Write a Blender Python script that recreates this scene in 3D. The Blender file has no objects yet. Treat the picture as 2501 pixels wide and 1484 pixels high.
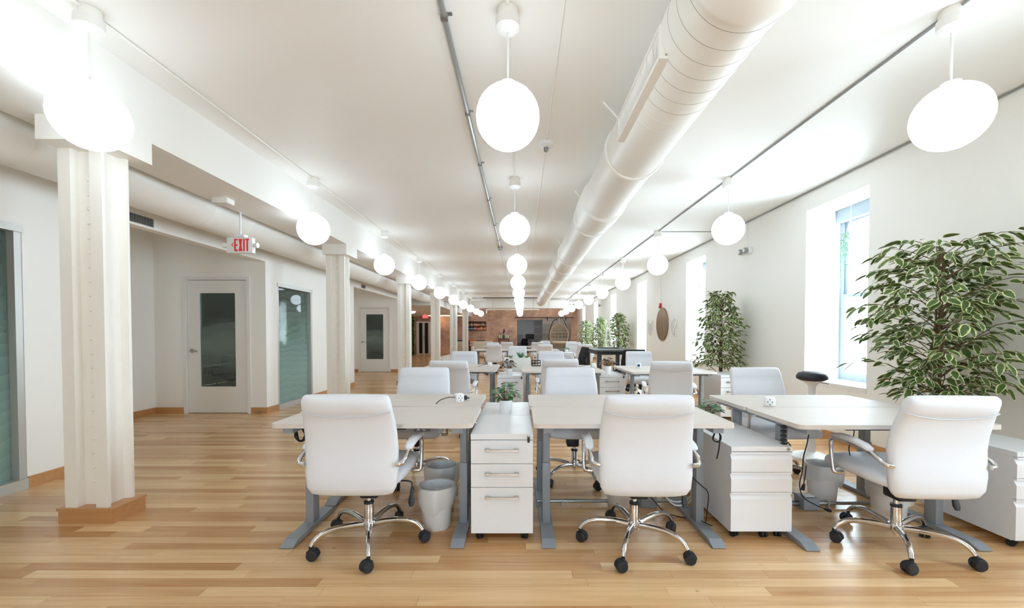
import bpy, bmesh, math, random
from mathutils import Vector, Matrix
PI = math.pi
SC = bpy.context.scene
COL = SC.collection
random.seed(7)

# ------------------------------------------------------------------ camera, world, exposure
FPX = 1020.0
PITCH = math.radians(1.2)
cam_d = bpy.data.cameras.new('camera')
cam = bpy.data.objects.new('camera', cam_d)
COL.objects.link(cam)
cam.location = (0, 0, 1.25)
cam.rotation_euler = (PI / 2 - PITCH, 0, 0)
cam_d.sensor_width = 36.0
cam_d.lens = 36.0 * FPX / 2501
cam_d.shift_x = (1250.5 - 1273) / 2501
cam_d.shift_y = (815 + FPX * math.tan(PITCH) - 742) / 2501
cam_d.clip_start = 0.05
cam_d.clip_end = 300
SC.camera = cam

SKY_STRENGTH = 7.4
LAMP_STRENGTH = 2.15
SC.view_settings.view_transform = 'Standard'
SC.view_settings.look = 'None'
SC.view_settings.exposure = 1.66
SC.view_settings.gamma = 1.0
SC.view_settings.use_curve_mapping = False
world = bpy.data.worlds.new('overcast_sky')
SC.world = world
world.use_nodes = True
bg = world.node_tree.nodes['Background']
bg.inputs[0].default_value = (0.80, 0.93, 1.04, 1)
bg.inputs[1].default_value = SKY_STRENGTH
SC.cycles.max_bounces = 10
SC.cycles.diffuse_bounces = 8
SC.cycles.glossy_bounces = 3
SC.cycles.transparent_max_bounces = 16
SC.cycles.use_denoising = True
SC.cycles.sample_clamp_indirect = 6.0
SC.cycles.caustics_reflective = False
SC.cycles.caustics_refractive = False

# daylight openings (the sky light enters here): right wall windows and the windows behind the camera
WALL_R = 3.66
CEIL = 3.06
WIN_Y = [-3.38 + 3.9 * i for i in range(8)]      # near jamb of every right wall window
WIN_Y = [y for y in WIN_Y if y > -2.2]
WIN_W, WIN_Z0, WIN_Z1, WIN_X = 0.97, 0.61, 2.82, 4.13
REAR_Y = -2.6
REAR_WIN = [(-0.42, 0.42)]
def portal(loc, rot, sx, sy):
    l = bpy.data.lights.new('window_portal', 'AREA')
    l.shape = 'RECTANGLE'; l.size = sx; l.size_y = sy
    l.cycles.is_portal = True
    o = bpy.data.objects.new('window_portal', l); COL.objects.link(o)
    o.location = loc; o.rotation_euler = rot
for y in WIN_Y:
    portal((WIN_X + 0.12, y + WIN_W / 2, (WIN_Z0 + WIN_Z1) / 2), (0, PI / 2, 0), WIN_Z1 - WIN_Z0, WIN_W)
for a, b in REAR_WIN:
    portal(((a + b) / 2, REAR_Y - 0.2, 1.65), (PI / 2, 0, 0), b - a, 2.1)

# ------------------------------------------------------------------ materials
def lin(c):
    r = []
    for v in c:
        v = v / 255.0
        r.append(v / 12.92 if v <= 0.04045 else ((v + 0.055) / 1.055) ** 2.4)
    return (r[0], r[1], r[2], 1.0)
M = {}
def mat(name, col, rough=0.5, metal=0.0, var=0.0, vscale=6.0, bump=0.0, bscale=60.0, spec=None, coat=0.0):
    m = bpy.data.materials.new(name); m.use_nodes = True
    nt = m.node_tree; b = nt.nodes['Principled BSDF']
    b.inputs['Base Color'].default_value = lin(col)
    b.inputs['Roughness'].default_value = rough
    b.inputs['Metallic'].default_value = metal
    if spec is not None: b.inputs['Specular IOR Level'].default_value = spec
    if coat: b.inputs['Coat Weight'].default_value = coat
    geo = nt.nodes.new('ShaderNodeNewGeometry')
    if var:
        n = nt.nodes.new('ShaderNodeTexNoise'); n.inputs['Scale'].default_value = vscale
        n.inputs['Detail'].default_value = 4
        nt.links.new(geo.outputs['Position'], n.inputs['Vector'])
        mx = nt.nodes.new('ShaderNodeMix'); mx.data_type = 'RGBA'
        c = lin(col)
        mx.inputs[6].default_value = tuple(min(1, v * (1 - var)) for v in c[:3]) + (1,)
        mx.inputs[7].default_value = tuple(min(1, v * (1 + var)) for v in c[:3]) + (1,)
        nt.links.new(n.outputs['Fac'], mx.inputs[0]); nt.links.new(mx.outputs[2], b.inputs['Base Color'])
    if bump:
        n2 = nt.nodes.new('ShaderNodeTexNoise'); n2.inputs['Scale'].default_value = bscale
        nt.links.new(geo.outputs['Position'], n2.inputs['Vector'])
        bp = nt.nodes.new('ShaderNodeBump'); bp.inputs['Strength'].default_value = bump
        bp.inputs['Distance'].default_value = 0.004
        nt.links.new(n2.outputs['Fac'], bp.inputs['Height']); nt.links.new(bp.outputs[0], b.inputs['Normal'])
    M[name] = m
    return m
mat('wall_paint', (245, 243, 239), 0.6, var=0.012, vscale=1.5, bump=0.05)
mat('ceiling_paint', (241, 239, 235), 0.55, var=0.015, vscale=0.8, bump=0.05)
mat('steel_paint', (241, 237, 230), 0.42, var=0.03, vscale=9, bump=0.35, bscale=26)
mat('beam_paint', (241, 239, 235), 0.5, var=0.015, vscale=2, bump=0.08)
mat('duct_paint', (240, 238, 233), 0.4, var=0.015, vscale=3, bump=0.04, bscale=20)
mat('duct_groove', (150, 145, 138), 0.6)
mat('white_leather', (224, 227, 234), 0.42, var=0.01, vscale=12, bump=0.08, bscale=90)
mat('white_seam', (204, 206, 212), 0.5)
mat('chrome', (224, 224, 226), 0.07, 1.0)
mat('nickel', (200, 192, 184), 0.28, 1.0)
mat('steel', (170, 172, 172), 0.3, 1.0)
mat('black_plastic', (36, 38, 42), 0.5, bump=0.1, bscale=200)
mat('black_rubber', (24, 24, 26), 0.65)
mat('black_fabric', (30, 30, 33), 0.85, var=0.1, vscale=60)
mat('desk_metal', (143, 149, 156), 0.42, 0.0)
mat('cabinet_white', (234, 236, 241), 0.3, var=0.008)
mat('louver_shadow', (60, 60, 62), 0.7)
mat('white_plastic', (236, 236, 238), 0.4)
mat('white_metal', (236, 235, 232), 0.4)
mat('conduit_grey', (164, 166, 165), 0.32, 0.7)
mat('conduit_dull', (150, 152, 152), 0.5, 0.2)
mat('window_frame', (158, 168, 178), 0.45)
mat('alu_frame', (196, 195, 191), 0.35, 0.4)
mat('pot_white', (238, 238, 240), 0.35)
mat('soil', (58, 46, 36), 0.95, var=0.3, vscale=80)
mat('bark', (112, 90, 66), 0.85, var=0.25, vscale=40)
mat('dark_table', (62, 64, 66), 0.35)
mat('charcoal', (72, 72, 74), 0.8, var=0.08, vscale=40)
mat('cream_fabric', (214, 203, 186), 0.85, var=0.03, vscale=40)
mat('red_plastic', (196, 40, 48), 0.4)
mat('exit_red', (240, 60, 66), 0.4)
mat('gunmetal', (40, 36, 36), 0.4, 0.3)
mat('brown_wood', (104, 62, 44), 0.5, var=0.12, vscale=20)
mat('rattan', (196, 164, 124), 0.6, var=0.1, vscale=40)
mat('room_wall', (222, 222, 216), 0.7)
mat('rust_brick', (150, 86, 66), 0.9, var=0.25, vscale=12)
mat('facade', (205, 185, 178), 0.8, var=0.08, vscale=1.2)
mat('facade_glass', (196, 190, 190), 0.3)
mat('locker_black', (22, 22, 24), 0.35)
mat('mirror_rim', (150, 122, 92), 0.3, 0.6)
mat('linen_white', (232, 232, 228), 0.7)
for nm, c in dict(orange=(222, 120, 40), yellow=(226, 180, 60), blue=(40, 70, 130), red=(190, 60, 50), green=(50, 110, 60),
                  purple=(84, 48, 110), pale_green=(190, 214, 190), pink=(220, 120, 110)).items():
    mat('print_' + nm, c, 0.5)

def emit(name, col, s):
    m = bpy.data.materials.new(name); m.use_nodes = True
    nt = m.node_tree; nt.nodes.remove(nt.nodes['Principled BSDF'])
    e = nt.nodes.new('ShaderNodeEmission'); e.inputs[0].default_value = col; e.inputs[1].default_value = s
    nt.links.new(e.outputs[0], nt.nodes['Material Output'].inputs[0]); M[name] = m
emit('lamp_glass', (0.80, 0.95, 1.06, 1), LAMP_STRENGTH)
emit('warm_lamp', (1.0, 0.72, 0.45, 1), 4.0)
emit('exit_lit', (1.0, 0.09, 0.10, 1), 0.5)

def wood_mat(name, dark, light, rough, grain=1.0, axis=0, attr=True, spec=0.5):
    m = bpy.data.materials.new(name); m.use_nodes = True
    nt = m.node_tree; b = nt.nodes['Principled BSDF']; L = nt.links
    geo = nt.nodes.new('ShaderNodeNewGeometry')
    at = nt.nodes.new('ShaderNodeAttribute'); at.attribute_name = 'rnd'
    mp = nt.nodes.new('ShaderNodeVectorMath'); mp.operation = 'MULTIPLY'
    sc = [34, 34, 34]; sc[axis] = 1.8
    mp.inputs[1].default_value = sc
    off = nt.nodes.new('ShaderNodeVectorMath'); off.operation = 'MULTIPLY_ADD'
    off.inputs[1].default_value = (37.0, 91.0, 13.0)
    L.new(at.outputs['Color'], off.inputs[0]); L.new(geo.outputs['Position'], mp.inputs[0]); L.new(mp.outputs[0], off.inputs[2])
    n = nt.nodes.new('ShaderNodeTexNoise'); n.inputs['Scale'].default_value = 1.0; n.inputs['Detail'].default_value = 5
    n.inputs['Distortion'].default_value = 0.6
    L.new(off.outputs[0], n.inputs['Vector'])
    # knots
    kn = nt.nodes.new('ShaderNodeTexVoronoi'); kn.inputs['Scale'].default_value = 3.1
    L.new(geo.outputs['Position'], kn.inputs['Vector'])
    kr = nt.nodes.new('ShaderNodeMapRange'); kr.inputs[1].default_value = 0.012; kr.inputs[2].default_value = 0.04
    kr.inputs[3].default_value = 0.5; kr.inputs[4].default_value = 1.0
    L.new(kn.outputs['Distance'], kr.inputs[0])
    mx = nt.nodes.new('ShaderNodeMix'); mx.data_type = 'RGBA'
    mx.inputs[6].default_value = lin(dark); mx.inputs[7].default_value = lin(light)
    ad = nt.nodes.new('ShaderNodeMath'); ad.operation = 'MULTIPLY_ADD'
    ad.inputs[1].default_value = grain; ad.inputs[2].default_value = 0.0
    L.new(n.outputs['Fac'], ad.inputs[0])
    sep = nt.nodes.new('ShaderNodeSeparateColor'); L.new(at.outputs['Color'], sep.inputs[0])
    su = nt.nodes.new('ShaderNodeMath'); su.operation = 'ADD'; L.new(ad.outputs[0], su.inputs[0])
    if attr:
        sc2 = nt.nodes.new('ShaderNodeMath'); sc2.operation = 'MULTIPLY_ADD'; sc2.inputs[1].default_value = 0.9; sc2.inputs[2].default_value = -0.45 + 0.5 * (1 - grain)
        L.new(sep.outputs[0], sc2.inputs[0]); L.new(sc2.outputs[0], su.inputs[1])
    else: su.inputs[1].default_value = 0.5 * (1 - grain)
    su.use_clamp = True
    L.new(su.outputs[0], mx.inputs[0])
    mm = nt.nodes.new('ShaderNodeMix'); mm.data_type = 'RGBA'; mm.blend_type = 'MULTIPLY'; mm.inputs[0].default_value = 1.0
    L.new(mx.outputs[2], mm.inputs[6]); L.new(kr.outputs[0], mm.inputs[7])
    L.new(mm.outputs[2] if name == 'oak_floor' else mx.outputs[2], b.inputs['Base Color'])
    b.inputs['Roughness'].default_value = rough
    b.inputs['Specular IOR Level'].default_value = spec
    M[name] = m
wood_mat('oak_floor', (184, 132, 82), (238, 202, 154), 0.26, grain=0.75)
wood_mat('oak_trim', (178, 126, 78), (206, 158, 108), 0.4, grain=1.0, attr=False)
wood_mat('desk_laminate', (208, 199, 191), (223, 216, 210), 0.5, grain=0.9, attr=False, spec=0.22)
wood_mat('barn_wood', (104, 98, 92), (158, 150, 140), 0.6, grain=1.0, attr=True)

def brick_mat():
    m = bpy.data.materials.new('brick'); m.use_nodes = True
    nt = m.node_tree; b = nt.nodes['Principled BSDF']; L = nt.links
    geo = nt.nodes.new('ShaderNodeNewGeometry')
    sp = nt.nodes.new('ShaderNodeSeparateXYZ'); L.new(geo.outputs['Position'], sp.inputs[0])
    ad = nt.nodes.new('ShaderNodeMath'); ad.operation = 'ADD'
    L.new(sp.outputs[0], ad.inputs[0]); L.new(sp.outputs[1], ad.inputs[1])
    cb = nt.nodes.new('ShaderNodeCombineXYZ'); L.new(ad.outputs[0], cb.inputs[0]); L.new(sp.outputs[2], cb.inputs[1])
    br = nt.nodes.new('ShaderNodeTexBrick')
    br.inputs['Color1'].default_value = lin((212, 162, 136)); br.inputs['Color2'].default_value = lin((224, 184, 158))
    br.inputs['Mortar'].default_value = lin((206, 184, 168))
    br.inputs['Scale'].default_value = 1.0; br.inputs['Mortar Size'].default_value = 0.006
    br.inputs['Brick Width'].default_value = 0.21; br.inputs['Row Height'].default_value = 0.07
    L.new(cb.outputs[0], br.inputs['Vector'])
    n = nt.nodes.new('ShaderNodeTexNoise'); n.inputs['Scale'].default_value = 1.6; n.inputs['Detail'].default_value = 6
    L.new(geo.outputs['Position'], n.inputs['Vector'])
    mr = nt.nodes.new('ShaderNodeMapRange'); mr.inputs[1].default_value = 0.3; mr.inputs[2].default_value = 0.7
    mr.inputs[3].default_value = 0.6; mr.inputs[4].default_value = 1.2
    L.new(n.outputs['Fac'], mr.inputs[0])
    mm = nt.nodes.new('ShaderNodeMix'); mm.data_type = 'RGBA'; mm.blend_type = 'MULTIPLY'; mm.inputs[0].default_value = 1.0
    L.new(br.outputs['Color'], mm.inputs[6]); L.new(mr.outputs[0], mm.inputs[7]); L.new(mm.outputs[2], b.inputs['Base Color'])
    b.inputs['Roughness'].default_value = 0.85
    M['brick'] = m
brick_mat()

def glass_mat(name, tint, frost_col, waves):
    m = bpy.data.materials.new(name); m.use_nodes = True
    nt = m.node_tree; L = nt.links; nt.nodes.remove(nt.nodes['Principled BSDF'])
    tr = nt.nodes.new('ShaderNodeBsdfTransparent'); tr.inputs[0].default_value = tint
    base = tr
    if waves:
        df = nt.nodes.new('ShaderNodeBsdfDiffuse'); df.inputs[0].default_value = lin(frost_col)
        tl = nt.nodes.new('ShaderNodeBsdfTranslucent'); tl.inputs[0].default_value = lin(frost_col)
        fm = nt.nodes.new('ShaderNodeMixShader'); fm.inputs[0].default_value = 0.3
        L.new(df.outputs[0], fm.inputs[1]); L.new(tl.outputs[0], fm.inputs[2])
        geo = nt.nodes.new('ShaderNodeNewGeometry')
        sp = nt.nodes.new('ShaderNodeSeparateXYZ'); L.new(geo.outputs['Position'], sp.inputs[0])
        n = nt.nodes.new('ShaderNodeTexNoise'); n.inputs['Scale'].default_value = 1.6; n.inputs['Detail'].default_value = 1
        L.new(geo.outputs['Position'], n.inputs['Vector'])
        # z + wobble -> repeating ramps
        wz = nt.nodes.new('ShaderNodeMath'); wz.operation = 'MULTIPLY_ADD'; wz.inputs[1].default_value = 0.35
        L.new(n.outputs['Fac'], wz.inputs[0]); L.new(sp.outputs[2], wz.inputs[2])
        sw = nt.nodes.new('ShaderNodeMath'); sw.operation = 'MULTIPLY'; sw.inputs[1].default_value = waves
        L.new(wz.outputs[0], sw.inputs[0])
        fr = nt.nodes.new('ShaderNodeMath'); fr.operation = 'FRACT'; L.new(sw.outputs[0], fr.inputs[0])
        mr = nt.nodes.new('ShaderNodeMapRange'); mr.inputs[1].default_value = 1.75; mr.inputs[2].default_value = 0.6
        mr.inputs[3].default_value = 0.08; mr.inputs[4].default_value = 0.86
        L.new(sp.outputs[2], mr.inputs[0])
        if name == 'door_glass':
            dz = nt.nodes.new('ShaderNodeMath'); dz.operation = 'SUBTRACT'; dz.inputs[1].default_value = 1.2; L.new(wz.outputs[0], dz.inputs[0])
            az = nt.nodes.new('ShaderNodeMath'); az.operation = 'ABSOLUTE'; L.new(dz.outputs[0], az.inputs[0]); L.new(az.outputs[0], mr.inputs[0])
            mr.inputs[1].default_value = 0.45; mr.inputs[2].default_value = 0.05; mr.inputs[3].default_value = 0.10; mr.inputs[4].default_value = 0.55
        mu = nt.nodes.new('ShaderNodeMath'); mu.operation = 'MULTIPLY_ADD'; mu.inputs[1].default_value = 0.14
        L.new(fr.outputs[0], mu.inputs[0]); L.new(mr.outputs[0], mu.inputs[2])
        sb = nt.nodes.new('ShaderNodeMath'); sb.operation = 'SUBTRACT'; sb.inputs[1].default_value = 0.07; sb.use_clamp = True
        L.new(mu.outputs[0], sb.inputs[0])
        ms = nt.nodes.new('ShaderNodeMixShader'); L.new(sb.outputs[0], ms.inputs[0])
        L.new(tr.outputs[0], ms.inputs[1]); L.new(fm.outputs[0], ms.inputs[2])
        base = ms
    gl = nt.nodes.new('ShaderNodeBsdfGlossy'); gl.inputs['Roughness'].default_value = 0.02
    lw = nt.nodes.new('ShaderNodeFresnel'); lw.inputs[0].default_value = 1.5
    g2 = nt.nodes.new('ShaderNodeNewGeometry')
    fb = nt.nodes.new('ShaderNodeMath'); fb.operation = 'SUBTRACT'; fb.inputs[0].default_value = 1.0; L.new(g2.outputs['Backfacing'], fb.inputs[1])
    fm2 = nt.nodes.new('ShaderNodeMath'); fm2.operation = 'MULTIPLY'; L.new(lw.outputs[0], fm2.inputs[0]); L.new(fb.outputs[0], fm2.inputs[1])
    m2 = nt.nodes.new('ShaderNodeMixShader'); L.new(fm2.outputs[0], m2.inputs[0])
    L.new(base.outputs[0], m2.inputs[1]); L.new(gl.outputs[0], m2.inputs[2])
    L.new(m2.outputs[0], nt.nodes['Material Output'].inputs[0]); M[name] = m
glass_mat('window_glass', (0.93, 0.96, 0.97, 1), None, 0)
glass_mat('partition_glass', (0.80, 0.89, 0.86, 1), (166, 198, 192), 9.0)
glass_mat('door_glass', (0.76, 0.82, 0.80, 1), (150, 168, 162), 1.3)
glass_mat('clear_plastic', (0.93, 0.90, 0.86, 1), None, 0)

def leaf_mat(name, core, margin):
    m = bpy.data.materials.new(name); m.use_nodes = True
    nt = m.node_tree; b = nt.nodes['Principled BSDF']; L = nt.links
    at = nt.nodes.new('ShaderNodeAttribute'); at.attribute_name = 'edge'
    geo = nt.nodes.new('ShaderNodeNewGeometry')
    n = nt.nodes.new('ShaderNodeTexNoise'); n.inputs['Scale'].default_value = 45; L.new(geo.outputs['Position'], n.inputs['Vector'])
    ad = nt.nodes.new('ShaderNodeMath'); ad.operation = 'MULTIPLY_ADD'; ad.inputs[1].default_value = 0.9; ad.inputs[2].default_value = -0.45
    L.new(n.outputs['Fac'], ad.inputs[0])
    s = nt.nodes.new('ShaderNodeMath'); s.operation = 'ADD'; L.new(at.outputs['Fac'], s.inputs[0]); L.new(ad.outputs[0], s.inputs[1])
    mr = nt.nodes.new('ShaderNodeMapRange'); mr.inputs[1].default_value = 0.36; mr.inputs[2].default_value = 0.6; L.new(s.outputs[0], mr.inputs[0])
    n2 = nt.nodes.new('ShaderNodeTexNoise'); n2.inputs['Scale'].default_value = 9; L.new(geo.outputs['Position'], n2.inputs['Vector'])
    c1 = nt.nodes.new('ShaderNodeMix'); c1.data_type = 'RGBA'
    c1.inputs[6].default_value = tuple(v * 0.6 for v in lin(core)[:3]) + (1,); c1.inputs[7].default_value = tuple(v * 1.5 for v in lin(core)[:3]) + (1,)
    L.new(n2.outputs['Fac'], c1.inputs[0])
    mx = nt.nodes.new('ShaderNodeMix'); mx.data_type = 'RGBA'; mx.inputs[7].default_value = lin(margin)
    L.new(mr.outputs[0], mx.inputs[0]); L.new(c1.outputs[2], mx.inputs[6]); L.new(mx.outputs[2], b.inputs['Base Color'])
    b.inputs['Roughness'].default_value = 0.42
    b.inputs['Subsurface Weight'].default_value = 0.0
    M[name] = m
leaf_mat('ficus_leaf', (76, 98, 50), (216, 222, 164))
leaf_mat('green_leaf', (66, 112, 74), (104, 146, 104))
leaf_mat('brown_leaf', (92, 62, 54), (130, 108, 90))
leaf_mat('string_leaf', (116, 158, 128), (150, 186, 156))
leaf_mat('moss_leaf', (64, 110, 34), (96, 140, 60))

# ------------------------------------------------------------------ mesh helpers
class MB:
    def __init__(s): s.v = []; s.f = []; s.a = None
    def add(s, v, f):
        o = len(s.v); s.v += [tuple(p) for p in v]; s.f += [tuple(i + o for i in q) for q in f]; return s
    def box(s, x0, x1, y0, y1, z0, z1):
        return s.add([(x0, y0, z0), (x1, y0, z0), (x1, y1, z0), (x0, y1, z0), (x0, y0, z1), (x1, y0, z1), (x1, y1, z1), (x0, y1, z1)],
                     [(0, 3, 2, 1), (4, 5, 6, 7), (0, 1, 5, 4), (1, 2, 6, 5), (2, 3, 7, 6), (3, 0, 4, 7)])
    def rbox(s, x0, x1, y0, y1, z0, z1, r=0.005, seg=2):
        bm = bmesh.new(); t = MB().box(x0, x1, y0, y1, z0, z1)
        vs = [bm.verts.new(p) for p in t.v]
        for q in t.f: bm.faces.new([vs[i] for i in q])
        bmesh.ops.bevel(bm, geom=list(bm.edges), offset=r, segments=seg, profile=0.5, affect='EDGES')
        bm.verts.index_update()
        s.add([v.co[:] for v in bm.verts], [[v.index for v in f.verts] for f in bm.faces]); bm.free(); return s
    def prism(s, poly, lo, hi, axis=2):
        # poly: ccw 2d points; axis: extrusion axis
        n = len(poly)
        def P(a, b, h): return {0: (h, a, b), 1: (b, h, a), 2: (a, b, h)}[axis]
        v = [P(a, b, lo) for a, b in poly] + [P(a, b, hi) for a, b in poly]
        f = [tuple(reversed(range(n))), tuple(range(n, 2 * n))] + [(i, (i + 1) % n, n + (i + 1) % n, n + i) for i in range(n)]
        return s.add(v, f)
    def tube(s, pts, r, n=8, caps=True):
        pts = [Vector(p) for p in pts]; rr = r if isinstance(r, (list, tuple)) else [r] * len(pts)
        rings = []; up = None
        for i, p in enumerate(pts):
            d = (pts[min(i + 1, len(pts) - 1)] - pts[max(i - 1, 0)]).normalized()
            if up is None: up = Vector((0, 0, 1)) if abs(d.z) < 0.9 else Vector((1, 0, 0))
            a = d.cross(up); a = a.normalized() if a.length > 1e-6 else Vector((1, 0, 0)); b = a.cross(d).normalized(); up = b
            rings.append([p + (a * math.cos(2 * PI * k / n) + b * math.sin(2 * PI * k / n)) * rr[i] for k in range(n)])
        return s.loft(rings, caps)
    def loft(s, rings, caps=True):
        n = len(rings[0]); v = [p for r in rings for p in r]; f = []
        for i in range(len(rings) - 1):
            for k in range(n):
                f.append((i * n + k, i * n + (k + 1) % n, (i + 1) * n + (k + 1) % n, (i + 1) * n + k))
        if caps:
            f.append(tuple(reversed(range(n)))); f.append(tuple((len(rings) - 1) * n + k for k in range(n)))
        return s.add(v, f)
    def lathe(s, prof, n=24, c=(0, 0, 0), axis=2):
        rings = []
        for r, h in prof:
            ring = []
            for k in range(n):
                a = 2 * PI * k / n; u, w = r * math.cos(a), r * math.sin(a)
                p = {2: (u, w, h), 1: (w, h, u), 0: (h, u, w)}[axis]
                ring.append((p[0] + c[0], p[1] + c[1], p[2] + c[2]))
            rings.append(ring)
        return s.loft(rings)
    def cyl(s, c, r, h0, h1, n=16, axis=2): return s.lathe([(r, h0), (r, h1)], n, c, axis)
    def sphere(s, c, r, nu=24, nv=12):
        prof = [(max(1e-4, r * math.sin(PI * i / nv)), -r * math.cos(PI * i / nv)) for i in range(nv + 1)]
        return s.lathe(prof, nu, c)
    def mesh(s, name, ang=38, sm=True, fix=True):
        m = bpy.data.meshes.new(name); m.from_pydata(s.v, [], s.f)
        if sm or fix:
            bm = bmesh.new(); bm.from_mesh(m)
            if fix: bmesh.ops.recalc_face_normals(bm, faces=bm.faces)
            if sm:
                th = math.radians(ang)
                for f in bm.faces: f.smooth = True
                for e in bm.edges:
                    e.smooth = not (len(e.link_faces) != 2 or e.calc_face_angle(0) > th)
            bm.to_mesh(m); bm.free()
        m.update(); return m

def ob(name, mb, m, parent=None, loc=(0, 0, 0), rot=(0, 0, 0), **k):
    me = mb.mesh(name, **k) if isinstance(mb, MB) else mb
    if m is not None and len(me.materials) == 0: me.materials.append(M[m])
    o = bpy.data.objects.new(name, me); COL.objects.link(o)
    o.location = loc; o.rotation_euler = rot
    if parent is not None: o.parent = parent
    return o
def empty(name, loc=(0, 0, 0), rz=0, parent=None):
    o = bpy.data.objects.new(name, None); COL.objects.link(o); o.location = loc; o.rotation_euler = (0, 0, rz)
    o.empty_display_size = 0.1
    if parent is not None: o.parent = parent
    return o
def tag(o, label, cat, group=None):
    o['label'] = label; o['category'] = cat
    if group: o['group'] = group
    return o
def struct(o, label=None):
    o['kind'] = 'structure'
    if label: o['label'] = label
    return o
def stuff(o): o['kind'] = 'stuff'; return o
def copy_tree(o, parent=None):
    c = o.copy(); COL.objects.link(c); c.parent = parent
    for ch in list(o.children): copy_tree(ch, c)
    return c
def se(c, u, v, a, b, n=20, e=3.0):
    c, u, v = Vector(c), Vector(u), Vector(v); r = []
    for k in range(n):
        t = 2 * PI * k / n; ct, st = math.cos(t), math.sin(t)
        r.append(c + u * (a * math.copysign(abs(ct) ** (2 / e), ct)) + v * (b * math.copysign(abs(st) ** (2 / e), st)))
    return r
def smooth_path(pts, n=6):
    pts = [Vector(p) for p in pts]; out = []
    P = [pts[0] * 2 - pts[1]] + pts + [pts[-1] * 2 - pts[-2]]
    for i in range(1, len(P) - 2):
        for k in range(n):
            t = k / n; a, b, c, d = P[i - 1], P[i], P[i + 1], P[i + 2]
            out.append(0.5 * ((2 * b) + (c - a) * t + (2 * a - 5 * b + 4 * c - d) * t * t + (3 * b - a - 3 * c + d) * t ** 3))
    out.append(pts[-1]); return out
ORD = ['first', 'second', 'third', 'fourth', 'fifth', 'sixth', 'seventh', 'eighth', 'ninth', 'tenth', 'eleventh', 'twelfth']

# ------------------------------------------------------------------ floor
X0, X1, Y1 = -7.7, WALL_R, 27.3
floor = struct(ob('floor', MB().box(X0, 4.2, REAR_Y, 32.5, -0.12, -0.012), 'brown_wood', sm=False))
PW = 0.0725
def set_rnd(me, vals):
    at = me.attributes.new('rnd', 'FLOAT_COLOR', 'POINT')
    flat = []
    for v in vals: flat += [v, (v * 7.31) % 1, (v * 3.77) % 1, 1]
    at.data.foreach_set('color', flat)
field = MB(); frnd = []
row = 0; y = REAR_Y; nind = 0
while y < Y1 - 0.01:
    near = 1.66 <= y < 3.95
    xa, xb = (X0, X1)
    if near: xa, xb = max(-4.0, -1.30 * (y + 0.35)), min(X1, 1.26 * (y + 0.35))
    x = xa - random.uniform(0, 0.6)
    first = True
    if near:      # remainder of the row, out of the picture, goes to the field
        for (p, q) in ((X0, xa), (xb, X1)):
            if q - p > 0.05:
                field.box(p, q, y + 0.0005, min(y + PW, Y1) - 0.0005, -0.012, 0); frnd += [random.random()] * 8
    while x < xb:
        ln = random.choice([0.45, 0.6, 0.8, 1.0, 1.25, 1.5]) * random.uniform(0.85, 1.15)
        a, b2 = max(x, xa), min(x + ln, xb)
        if b2 - a > 0.03:
            rv = random.betavariate(1.6, 1.6)
            if near:
                o = MB().box(a + 0.0006, b2 - 0.0006, y + 0.0006, y + PW - 0.0006, -0.012, random.uniform(-0.0004, 0))
                me = o.mesh('plank', sm=False, fix=False); set_rnd(me, [rv] * 8); me.materials.append(M['oak_floor'])
                ob('plank', me, None, floor); nind += 1
            else:
                field.box(a + 0.0006, b2 - 0.0006, y + 0.0006, min(y + PW, Y1) - 0.0006, -0.012, 0); frnd += [rv] * 8
        x += ln
    y += PW; row += 1
me = field.mesh('plank_field', sm=False, fix=False); set_rnd(me, frnd); me.materials.append(M['oak_floor'])
stuff(ob('plank_field', me, None, floor))
print('planks', nind)

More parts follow.
